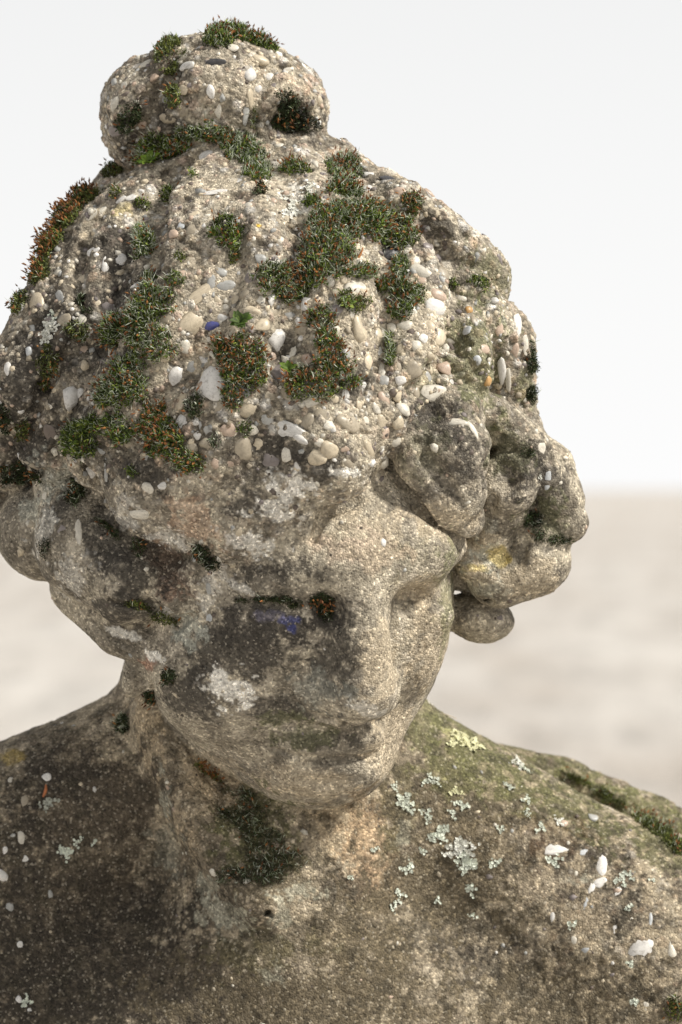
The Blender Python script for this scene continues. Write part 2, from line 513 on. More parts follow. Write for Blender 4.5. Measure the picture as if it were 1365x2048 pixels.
# stones of the aggregate, each its own colour
pal = np.array([[.62, .58, .50], [.50, .42, .30], [.34, .27, .20], [.55, .40, .28], [.24, .21, .18], [.66, .64, .60], [.44, .33, .26]], np.float32)
C = C + (pal[(cid * 997).astype(int) % 7] - C) * (big_st * np.clip(PB * 1.1 - .12, 0, 1) * .62)[:, None]
C = C + (pal[(gid * 991).astype(int) % 7] - C) * (sm_st * np.clip(PB * 1.2, 0, 1) * .38)[:, None]

n_edge = fbm(V, 26, 4, 81); n_speck = .55 * noise(V, 9, 91) + .45 * noise(V, 4.5, 92)
def stain_or_light(u, v, ru, rv, col, s=.9, ang=0, rag=.8, speck=.55):
    h, n = anchor(u, v)
    d = SM_V - h
    ca, sa = math.cos(R(ang)), math.sin(R(ang))
    a = (d[:, 0] * ca + d[:, 1] * sa) / ru; b = (-d[:, 0] * sa + d[:, 1] * ca) / rv; c = d[:, 2] / (1.3 * (ru + rv))
    f = 1 - np.sqrt(a * a + b * b + c * c) * .62
    i = np.nonzero(f > -.3)[0]
    m = sstep(f[i] + (n_edge[i] - .5) * rag * 1.6 + (n_speck[i] - .5) * speck, .34, .62) * s
    C[i] += (np.asarray(col, np.float32) - C[i]) * m[:, None]

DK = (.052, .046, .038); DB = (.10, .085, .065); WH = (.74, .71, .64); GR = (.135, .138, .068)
WM = (.40, .25, .16); PG = (.46, .47, .40); YL = (.50, .38, .10); TN = (.46, .385, .275)
S = stain_or_light
# paler stone; lit right cheek, nose and curl rim painted into the colour
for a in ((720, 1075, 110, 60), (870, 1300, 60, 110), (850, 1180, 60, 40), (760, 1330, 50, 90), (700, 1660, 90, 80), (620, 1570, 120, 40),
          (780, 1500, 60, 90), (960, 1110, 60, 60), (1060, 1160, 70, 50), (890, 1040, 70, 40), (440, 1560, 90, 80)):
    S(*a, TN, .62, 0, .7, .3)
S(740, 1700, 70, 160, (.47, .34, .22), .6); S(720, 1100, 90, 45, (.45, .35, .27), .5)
S(400, 1060, 50, 80, WM, .42, 30, 1.1, .9); S(345, 1150, 40, 70, (.26, .15, .10), .5, 0, 1.1, .9); S(440, 690, 30, 14, (.12, .06, .04), .7)
S(310, 1100, 60, 30, WM, .45); S(300, 1330, 20, 20, (.35, .17, .11), .5)
# broad darker areas, mostly on the left of the head, then paler ones
for a in ((110, 700, 120, 170), (210, 560, 110, 110), (60, 860, 90, 120), (150, 500, 60, 60), (250, 900, 120, 80), (310, 200, 60, 110), (620, 260, 60, 30), (640, 900, 140, 40), (460, 900, 90, 60), (560, 700, 60, 50)):
    S(*a, DB, .62, 0, 1.3, .9)
for a in ((600, 600, 150, 60), (470, 560, 90, 60), (700, 680, 110, 90), (500, 170, 90, 60), (460, 370, 80, 40), (600, 400, 80, 50), (850, 640, 60, 70), (740, 850, 60, 60), (440, 700, 60, 60)):
    S(*a, (.47, .41, .31), .5, 0, 1.2, .8)
S(300, 1500, 34, 130, TN, .7, 12); S(352, 1650, 40, 80, TN, .6, 20)  # lit left edge of the neck, painted as a pale band
S(500, 1650, 70, 80, (.085, .085, .045), .8, 0, 1.3, .9); S(540, 1735, 80, 36, (.07, .07, .04), .8, 0, 1.3, .9)
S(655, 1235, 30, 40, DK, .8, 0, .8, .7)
for a in ((868, 828, 88, 66), (935, 925, 46, 74), (478, 1300, 125, 70), (530, 1250, 110, 40), (672, 1310, 44, 90), (560, 1140, 100, 34), (640, 1215, 40, 30),  # dark films, here and below
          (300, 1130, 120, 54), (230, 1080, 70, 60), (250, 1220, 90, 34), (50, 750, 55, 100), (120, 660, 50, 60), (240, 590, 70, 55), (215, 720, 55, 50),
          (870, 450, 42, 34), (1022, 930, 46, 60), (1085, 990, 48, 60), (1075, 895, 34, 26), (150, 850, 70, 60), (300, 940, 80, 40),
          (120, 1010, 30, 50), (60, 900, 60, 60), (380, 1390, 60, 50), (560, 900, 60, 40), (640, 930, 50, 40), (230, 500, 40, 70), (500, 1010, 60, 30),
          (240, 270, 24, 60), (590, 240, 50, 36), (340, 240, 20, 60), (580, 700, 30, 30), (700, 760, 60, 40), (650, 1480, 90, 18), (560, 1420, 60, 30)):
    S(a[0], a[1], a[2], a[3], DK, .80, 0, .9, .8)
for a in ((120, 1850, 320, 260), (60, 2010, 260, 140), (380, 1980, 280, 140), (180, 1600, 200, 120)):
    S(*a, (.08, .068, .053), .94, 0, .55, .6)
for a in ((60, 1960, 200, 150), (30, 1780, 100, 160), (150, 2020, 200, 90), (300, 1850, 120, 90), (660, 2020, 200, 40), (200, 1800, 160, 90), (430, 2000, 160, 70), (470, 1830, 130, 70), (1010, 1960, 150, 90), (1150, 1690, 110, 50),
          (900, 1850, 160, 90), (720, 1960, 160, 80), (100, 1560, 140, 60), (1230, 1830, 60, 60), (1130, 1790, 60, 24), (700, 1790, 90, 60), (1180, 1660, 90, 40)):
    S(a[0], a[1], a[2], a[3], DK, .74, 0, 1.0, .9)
for a in ((880, 1620, 200, 100), (900, 1760, 220, 120), (640, 2000, 320, 140), (1150, 2000, 260, 90), (700, 1880, 180, 90), (560, 1780, 90, 60), (1050, 1600, 160, 60)):
    S(*a, (.135, .115, .078), .78, 0, .8, .6)
# green algae
for a in ((1000, 1540, 160, 60), (1150, 1620, 140, 60), (900, 1540, 90, 60), (930, 1440, 120, 40), (1060, 1520, 130, 40), (1200, 1600, 120, 40), (1320, 1690, 90, 50), (960, 1500, 120, 50), (850, 1450, 60, 70)):
    S(a[0], a[1], a[2], a[3], GR, .72, -32, .6, .5)
for a in ((955, 720, 66, 110, .7), (980, 560, 60, 60, .5), (1090, 1030, 50, 40, .5), (520, 1660, 80, 80, .5), (895, 1210, 26, 110, .6), (850, 900, 40, 60, .25), (1050, 780, 26, 60, .6),
          (840, 760, 60, 30, .35), (615, 1470, 70, 24, .45), (560, 1440, 40, 18, .5), (1000, 900, 50, 60, .35), (1200, 1590, 90, 24, .7), (780, 1110, 90, 40, .18), (520, 1900, 120, 50, .25), (800, 1600, 60, 100, .25)):
    S(a[0], a[1], a[2], a[3], GR, a[4], 0, .9, .9)
# white crusts
for a in ((462, 1385, 38, 30, .98), (445, 1365, 20, 22, .95), (488, 1400, 18, 26, .9), (585, 975, 40, 26, .85), (545, 1025, 46, 20, .7), (500, 1090, 60, 26, .65),
          (690, 945, 24, 16, .9), (312, 1312, 20, 12, .9), (250, 1268, 44, 8, .7), (330, 1228, 10, 16, .6), (745, 1424, 46, 12, .5), (600, 395, 34, 20, .7), (585, 370, 16, 14, .7),
          (430, 1170, 20, 60, .4), (130, 640, 10, 10, .2), (490, 1180, 30, 8, .5), (90, 1060, 26, 50, .45), (150, 1160, 30, 50, .35), (250, 1030, 30, 30, .3), (350, 1080, 50, 16, .5)):
    S(a[0], a[1], a[2], a[3], WH, a[4], -20, 1.2, 1.1)
for a in ((455, 1835, 50, 36, .55), (600, 1785, 46, 26, .55), (560, 1830, 30, 40, .45), (418, 1770, 26, 22, .6), (560, 1950, 30, 20, .35), (340, 1690, 34, 60, .3), (330, 1600, 10, 50, .6),
          (110, 960, 36, 46, .4), (60, 1020, 30, 30, .4), (975, 1115, 46, 30, .6), (375, 1260, 30, 40, .5), (810, 1670, 14, 50, .45), (960, 1180, 50, 16, .3), (1160, 1760, 46, 14, .5), (640, 1380, 60, 30, .25)):
    S(a[0], a[1], a[2], a[3], PG, a[4], 0, 1.1, 1.0)
S(1005, 1115, 34, 22, YL, .6, -40); S(955, 1135, 24, 10, YL, .5); S(22, 1518, 26, 20, (.42, .33, .13), .7); S(520, 452, 8, 6, (.6, .38, .03), .9)
S(240, 420, 26, 16, (.50, .42, .20), .5); S(905, 1470, 30, 14, (.5, .5, .26), .5); S(560, 1890, 10, 10, DK, .1)
S(985, 1050, 16, 16, (.35, .34, .29), .7); S(995, 1140, 12, 8, DK, .5)
# blue paint
S(572, 1240, 22, 9, (.06, .07, .18), .75, 0, .7, .9); S(585, 1258, 9, 8, (.06, .07, .20), .75, 0, .6, .8); S(550, 1232, 34, 12, (.17, .16, .22), .4)

for a in ((1180, 1560, 110, 40), (1300, 1620, 110, 50), (1365, 1660, 60, 50)):
    S(a[0], a[1], a[2], a[3], (.15, .155, .075), .75, -30, .9, .8)
S(1110, 1680, 60, 40, (.11, .075, .05), .6, 0, 1.3, 1.2); S(1180, 1840, 60, 50, (.42, .36, .27), .6, 0, 1.3, 1.0); S(1090, 1770, 60, 26, (.48, .42, .33), .6, 0, 1.3, 1.0)
C = mixc(C, [.40, .345, .255], sstep(fbm(V, 19, 3, 171), .555, .64) * np.where(istorso, .14 + .42 * sstep(x, 100, 420), 0))
C = mixc(C, [.05, .045, .033], sstep(fbm(V, 24, 3, 172), .56, .65) * np.where(istorso, .55, .12))
C *= np.where(istorso[:, None], np.array([[.86, .82, .76]]), 1)
# fine dust of light and dark grains frozen into the cement
gr = noise(V, 6.5, 101)
C *= (0.98 + .30 * gr)[:, None]
# ------------------------------------------------------------------ materials
def newmat(name):
    m = bpy.data.materials.new(name); m.use_nodes = True
    nt = m.node_tree; b = nt.nodes['Principled BSDF']
    return m, nt, nt.nodes, nt.links, b

def ramp(n, stops):
    r = n.new('ShaderNodeValToRGB'); e = r.color_ramp.elements
    while len(e) < len(stops): e.new(.5)
    for el, (p, c) in zip(e, stops):
        el.position = p; el.color = (c, c, c, 1) if not isinstance(c, tuple) else c + (1,)
    return r

def stone_material():
    m, nt, n, l, b = newmat('exposed_aggregate_concrete')
    at = n.new('ShaderNodeVertexColor'); at.layer_name = 'stone_colour'
    tc = n.new('ShaderNodeTexCoord')
    def vor(scale, seed=0):
        v = n.new('ShaderNodeTexVoronoi'); v.inputs['Scale'].default_value = scale
        mp = n.new('ShaderNodeMapping'); mp.inputs['Location'].default_value = (seed, seed * 2, 3)
        l.new(tc.outputs['Object'], mp.inputs[0]); l.new(mp.outputs[0], v.inputs['Vector']); return v
    v1, v2 = vor(1000), vor(520, 4)
    no = n.new('ShaderNodeTexNoise'); no.inputs['Scale'].default_value = 620; no.inputs['Detail'].default_value = 4; no.inputs['Roughness'].default_value = .7
    l.new(tc.outputs['Object'], no.inputs['Vector'])
    s1 = n.new('ShaderNodeSeparateColor'); l.new(v1.outputs['Color'], s1.inputs[0])
    s2 = n.new('ShaderNodeSeparateColor'); l.new(v2.outputs['Color'], s2.inputs[0])
    # most grains near the body colour, a few dark, a few pale
    r1 = ramp(n, [(0, .50), (.16, .84), (.78, 1.04), (.92, 1.5), (1, 2.0)]); l.new(s1.outputs[0], r1.inputs['Fac'])
    r2 = ramp(n, [(0, .80), (.2, .95), (.86, 1.03), (1, 1.25)]); l.new(s2.outputs[0], r2.inputs['Fac'])
    r3 = ramp(n, [(.30, .74), (.5, 1.0), (.70, 1.24)]); l.new(no.outputs['Fac'], r3.inputs['Fac'])
    def mul(a, c):
        q = n.new('ShaderNodeMix'); q.data_type = 'RGBA'; q.blend_type = 'MULTIPLY'; q.clamp_result = False
        q.inputs['Factor'].default_value = 1; l.new(a, q.inputs['A']); l.new(c, q.inputs['B']); return q.outputs['Result']
    c = mul(mul(mul(at.outputs['Color'], r1.outputs[0]), r2.outputs[0]), r3.outputs[0])
    # pinholes left by air bubbles
    v3 = vor(210, 9); s3 = n.new('ShaderNodeSeparateColor'); l.new(v3.outputs['Color'], s3.inputs[0])
    th = n.new('ShaderNodeMath'); th.operation = 'MULTIPLY_ADD'; th.inputs[1].default_value = 1.4; th.inputs[2].default_value = -1.22
    l.new(s3.outputs[0], th.inputs[0])
    lt = n.new('ShaderNodeMath'); lt.operation = 'LESS_THAN'; l.new(v3.outputs['Distance'], lt.inputs[0]); l.new(th.outputs[0], lt.inputs[1])
    hole = n.new('ShaderNodeMix'); hole.data_type = 'RGBA'; l.new(lt.outputs[0], hole.inputs['Factor']); l.new(c, hole.inputs['A']); hole.inputs['B'].default_value = (.085, .07, .055, 1)
    c = hole.outputs['Result']
    # keep pale grains visible on the darkest film
    ad = n.new('ShaderNodeMix'); ad.data_type = 'RGBA'; ad.blend_type = 'ADD'; ad.inputs['Factor'].default_value = 1
    r4 = ramp(n, [(.90, 0.0), (.94, (.09, .08, .062)), (1, (.22, .20, .16))]); l.new(s1.outputs[1], r4.inputs['Fac'])
    l.new(c, ad.inputs['A']); l.new(r4.outputs[0], ad.inputs['B'])
    l.new(ad.outputs['Result'], b.inputs['Base Color'])
    b.inputs['Roughness'].default_value = .88; b.inputs['Specular IOR Level'].default_value = .3
    # relief of the grains
    h = n.new('ShaderNodeMath'); h.operation = 'MULTIPLY_ADD'; h.inputs[1].default_value = -.9
    l.new(v1.outputs['Distance'], h.inputs[0]); l.new(no.outputs['Fac'], h.inputs[2])
    h2 = n.new('ShaderNodeMath'); h2.operation = 'MULTIPLY_ADD'; h2.inputs[1].default_value = -.7
    l.new(v2.outputs['Distance'], h2.inputs[0]); l.new(h.outputs[0], h2.inputs[2])
    bp = n.new('ShaderNodeBump'); bp.inputs['Strength'].default_value = .7; bp.inputs['Distance'].default_value = .0009
    l.new(h2.outputs[0], bp.inputs['Height']); l.new(bp.outputs[0], b.inputs['Normal'])
    return m
M_STONE = stone_material()

def pebble_material(name, gloss):
    m, nt, n, l, b = newmat(name)
    oi = n.new('ShaderNodeObjectInfo'); tc = n.new('ShaderNodeTexCoord')
    no = n.new('ShaderNodeTexNoise'); no.inputs['Scale'].default_value = 1.6; no.inputs['Detail'].default_value = 6; no.inputs['Roughness'].default_value = .65
    mp = n.new('ShaderNodeVectorMath'); mp.operation = 'ADD'; l.new(tc.outputs['Object'], mp.inputs[0])
    sc_ = n.new('ShaderNodeVectorMath'); sc_.operation = 'SCALE'; sc_.inputs['Scale'].default_value = 40
    cb = n.new('ShaderNodeCombineXYZ')
    for i in range(3): l.new(oi.outputs['Random'], cb.inputs[i])
    l.new(cb.outputs[0], sc_.inputs[0]); l.new(sc_.outputs[0], mp.inputs[1]); l.new(mp.outputs[0], no.inputs['Vector'])
    r = ramp(n, [(.28, .55), (.48, .95), (.62, 1.08), (.8, .8)]); l.new(no.outputs['Fac'], r.inputs['Fac'])
    q = n.new('ShaderNodeMix'); q.data_type = 'RGBA'; q.blend_type = 'MULTIPLY'; q.inputs['Factor'].default_value = .8
    l.new(oi.outputs['Color'], q.inputs['A']); l.new(r.outputs[0], q.inputs['B'])
    n2 = n.new('ShaderNodeTexNoise'); n2.inputs['Scale'].default_value = 5; n2.inputs['Detail'].default_value = 8; n2.inputs['Roughness'].default_value = .8
    l.new(mp.outputs[0], n2.inputs['Vector'])
    rg = ramp(n, [(.52, 0), (.62, .5)]); l.new(n2.outputs['Fac'], rg.inputs['Fac'])
    dirt = n.new('ShaderNodeMix'); dirt.data_type = 'RGBA'; l.new(rg.outputs[0], dirt.inputs['Factor']); l.new(q.outputs['Result'], dirt.inputs['A'])
    dirt.inputs['B'].default_value = (.20, .17, .125, 1); l.new(dirt.outputs['Result'], b.inputs['Base Color'])
    b.inputs['Roughness'].default_value = gloss; b.inputs['Specular IOR Level'].default_value = .4
    bp = n.new('ShaderNodeBump'); bp.inputs['Strength'].default_value = .35; bp.inputs['Distance'].default_value = .0006
    l.new(no.outputs['Fac'], bp.inputs['Height']); l.new(bp.outputs[0], b.inputs['Normal'])
    return m
M_PEB = pebble_material('river_pebble', .36)

def vc_material(name, rough, layer='tint', spec=.3, sss=0, jitter=.5):
    m, nt, n, l, b = newmat(name)
    at = n.new('ShaderNodeVertexColor'); at.layer_name = layer
    tc = n.new('ShaderNodeTexCoord'); no = n.new('ShaderNodeTexNoise'); no.inputs['Scale'].default_value = 700; no.inputs['Detail'].default_value = 3
    l.new(tc.outputs['Object'], no.inputs['Vector'])
    r = ramp(n, [(.3, 1 - jitter), (.7, 1 + jitter)]); l.new(no.outputs['Fac'], r.inputs['Fac'])
    q = n.new('ShaderNodeMix'); q.data_type = 'RGBA'; q.blend_type = 'MULTIPLY'; q.inputs['Factor'].default_value = 1
    l.new(at.outputs['Color'], q.inputs['A']); l.new(r.outputs[0], q.inputs['B'])
    l.new(q.outputs['Result'], b.inputs['Base Color'])
    b.inputs['Roughness'].default_value = rough; b.inputs['Specular IOR Level'].default_value = spec
    return m
M_MOSS = vc_material('moss_leaves', .65, jitter=.3)
M_GRIT = vc_material('gravel_grit', .7, jitter=.35)
M_LICH = vc_material('leafy_lichen', .9, jitter=.2)

def solid(name, col, rough=.8):
    m, nt, n, l, b = newmat(name)
    tc = n.new('ShaderNodeTexCoord'); no = n.new('ShaderNodeTexNoise'); no.inputs['Scale'].default_value = 300
    l.new(tc.outputs['Object'], no.inputs['Vector'])
    r = ramp(n, [(.3, tuple(.7 * c for c in col)), (.7, tuple(min(1, 1.25 * c) for c in col))]); l.new(no.outputs['Fac'], r.inputs['Fac'])
    l.new(r.outputs[0], b.inputs['Base Color']); b.inputs['Roughness'].default_value = rough
    return m

# ------------------------------------------------------------------ statue object and its stone parts
statue = bpy.data.objects.new('garden_statue', None); COL.objects.link(statue)
statue.location = (0, 0.06, 0); statue.empty_display_size = .1
tag(statue, 'weathered concrete bust of a woman with bowed head, hair bun and mossy pebbled hair', 'statue')
ST_INV = Matrix.Translation((0, -0.06, 0))
W = to_world(V); W[:, 1] -= .06
Nf = vnormals(V, Q); Nw = Nf @ (M_SC_NP[:3, :3] / U).T
labQ = np.stack([LABV[Q[:, i]] for i in range(4)], 1)
fl = labQ.max(1)
PARTS = {}
groups = [(a, fl == b) for a, b in LAB.items() if b != 4]
left = V[Q[:, 0], 0] < 0
groups += [('hair_curl', (fl == 4) & left), ('hair_curl', (fl == 4) & ~left)]
for lname, msk in groups:
    f = Q[msk]
    if not len(f): continue
    used, inv = np.unique(f, return_inverse=True)
    me = fast_mesh(lname, W[used], inv.reshape(-1, 4))
    ca = me.color_attributes.new('stone_colour', 'FLOAT_COLOR', 'POINT')
    ca.data.foreach_set('color', np.c_[np.clip(C[used], 0, .9), np.ones(len(used))].astype(np.float32).ravel())
    me.normals_split_custom_set_from_vertices(Nw[used].astype(np.float32))
    ob = link(lname, me, M_STONE, statue)
    PARTS.setdefault(lname, ob); PARTS[lname + '_r'] = ob
print('statue quads', len(Q))
PARTS['hair_curl']['label'] = 'grey curls over the left ear'; PARTS['hair_curl_r']['label'] = 'coiled curls standing out on the right'
BV2 = BVHTree.FromPolygons(V.tolist(), Q.tolist(), epsilon=0.0)
def hit2(u, v):
    o = Vector((0, 0, DU)); t = Vector(P(u, v, 0)) - o
    loc, n, i, dist = BV2.ray_cast(o, t.normalized())
    if loc is None: return None, None, None
    return np.array(loc), np.array(n), i
LNAME = {b: a for a, b in LAB.items()}

# ------------------------------------------------------------------ ground
def ground():
    n = 90
    t = np.linspace(-1, 1, n); g = np.sign(t) * (np.abs(t) ** 3) * 900
    X, Y = np.meshgrid(g, g, indexing='ij')
    r = np.hypot(X, Y)
    Z = .02 * np.sin(X * .7 + 1) * np.cos(Y * .5) * np.clip(r / 8, 0, 1)
    vv = np.stack([X, Y, Z], -1).reshape(-1, 3)
    i = np.arange(n * n).reshape(n, n)
    f = np.stack([i[:-1, :-1], i[1:, :-1], i[1:, 1:], i[:-1, 1:]], -1).reshape(-1, 4)
    me = fast_mesh('ground', vv, f)
    m, nt, nn, l, b = newmat('pale_gravel_ground')
    tc = nn.new('ShaderNodeTexCoord')
    mpg = nn.new('ShaderNodeMapping'); mpg.inputs['Scale'].default_value = (1, .22, 1); l.new(tc.outputs['Object'], mpg.inputs[0])   # patches drawn out along the way people walk
    def no(scale, det=4, w=.6):
        q = nn.new('ShaderNodeTexNoise'); q.inputs['Scale'].default_value = scale; q.inputs['Detail'].default_value = det; q.inputs['Roughness'].default_value = w
        l.new(mpg.outputs[0], q.inputs['Vector']); return q
    a, c, d = no(1.3, 4), no(5.5, 5), no(60, 4, .8)
    r1 = ramp(nn, [(.36, (.45, .405, .355)), (.5, (.54, .505, .46)), (.64, (.60, .57, .525))]); l.new(a.outputs['Fac'], r1.inputs['Fac'])
    r2 = ramp(nn, [(.34, .74), (.5, 1.0), (.66, 1.08)]); l.new(c.outputs['Fac'], r2.inputs['Fac'])
    r3 = ramp(nn, [(.3, .7), (.5, 1.0), (.7, 1.2)]); l.new(d.outputs['Fac'], r3.inputs['Fac'])
    for k, rr in enumerate((r2, r3)):
        q = nn.new('ShaderNodeMix'); q.data_type = 'RGBA'; q.blend_type = 'MULTIPLY'; q.inputs['Factor'].default_value = 1
        l.new((r1 if k == 0 else last).outputs[0 if k == 0 else 'Result'], q.inputs['A']); l.new(rr.outputs[0], q.inputs['B']); last = q
    l.new(last.outputs['Result'], b.inputs['Base Color']); b.inputs['Roughness'].default_value = .95
    bp = nn.new('ShaderNodeBump'); bp.inputs['Distance'].default_value = .01; l.new(d.outputs['Fac'], bp.inputs['Height']); l.new(bp.outputs[0], b.inputs['Normal'])
    tag(link('ground', me, m), kind='structure')
ground()
# plinth carrying the bust, under the frame
def plinth():
    import bmesh
    bm = bmesh.new(); bmesh.ops.create_cube(bm, size=1)
    for v in bm.verts: v.co = Vector((v.co.x * .56, v.co.y * .34, v.co.z * .27 + .135))
    bmesh.ops.bevel(bm, geom=bm.edges[:], offset=.008, segments=2, affect='EDGES')
    me = bpy.data.meshes.new('plinth'); bm.to_mesh(me); bm.free()
    ca = me.color_attributes.new('stone_colour', 'FLOAT_COLOR', 'POINT')
    ca.data.foreach_set('color', np.tile(np.array([.26, .23, .18, 1], np.float32), len(me.vertices)))
    link('plinth', me, M_STONE, statue)
plinth()
# ------------------------------------------------------------------ pebbles set in the cement
import bmesh
PCOL = {'w': (.74, .72, .68), 'c': (.58, .50, .37), 'p': (.52, .40, .31), 'd': (.055, .055, .06), 'g': (.40, .40, .38), 'o': (.55, .33, .13),
        'b': (.50, .52, .53), 'm': (.24, .21, .20), 't': (.38, .33, .25), 'k': (.16, .13, .11), 'y': (.66, .62, .53), 'u': (.07, .08, .26)}
def pebble_meshes(n):
    out = []
    for i in range(n):
        bm = bmesh.new(); bmesh.ops.create_icosphere(bm, subdivisions=2, radius=1)
        off = Vector((i * 7.1, 3, 2)); e = rng.uniform(.75, 1.15)
        axs = [Vector(rng.normal(size=3)).normalized() for _ in range(6)]
        cut = rng.uniform(.30, .85, 6)
        for v in bm.verts:
            p = v.co.copy()
            for a, c in zip(axs, cut):                 # a few worn flats
                q = p.dot(a)
                if q > c: p -= a * (q - c) * .75
            v.co = p * (1 + .13 * (math.sin(p.x * 3 + i) + math.sin(p.y * 4 + 2 * i) * .6 + .5 * math.sin(p.z * 5 + p.x * 4 + i)))
        me = bpy.data.meshes.new('pebble'); bm.to_mesh(me); bm.free()
        me.polygons.foreach_set('use_smooth', [True] * len(me.polygons)); me.materials.append(M_PEB)
        out.append(me)
    return out
PM = pebble_meshes(14); n_key_done = False
placed = []
def add_pebble(u, v, ru, rv, ang, col, proud=.60, label=None):
    h, n, fi = hit2(u, v)
    if h is None: return None
    _, ns_ = hit(u, v)
    if ns_ is None: return None
    n = (n * .3 + ns_ * .7); n /= np.linalg.norm(n)
    if n[2] < .05: return None
    if n_key_done and int(fl[fi]) not in (2, 3): return None
    if int(fl[fi]) == 0: proud = .5; ru *= 1.15; rv *= 1.15
    o = bpy.data.objects.new('pebble', PM[int(rng.integers(len(PM)))]); COL.objects.link(o)
    lab = fl_of(fi)
    if lab == 'hair_curl' and u > 682: lab = 'hair_curl_r'
    nw = Vector((M_SC_NP[:3, :3] / U @ n)).normalized()
    a = R(ang)
    long = Vector((M_SC_NP[:3, :3] / U @ np.array([math.cos(a), math.sin(a), 0])))
    ex = (long - nw * long.dot(nw)).normalized(); ey = nw.cross(ex)
    st_v = 1.0
    ru *= 1.12; rv *= 1.12
    rz = min(ru, rv) * rng.uniform(.42, .66)
    # undo foreshortening a little so that stones on steep faces keep their size
    cen = to_world(h - n * rz * (1 - proud)) - np.array([0, .06, 0])
    M = Matrix((ex * ru * U, ey * rv * U, nw * rz * U)).transposed().to_4x4()
    M.translation = Vector(cen)
    o.parent = PARTS[lab]; o.matrix_local = M
    base = np.array(PCOL[col]) * rng.uniform(.88, 1.08)
    o.color = (*base, 1)
    if label: o['label'] = label
    placed.append((u, v, max(ru, rv)))
    return o
def fl_of(fi): return LNAME[int(fl[fi])]

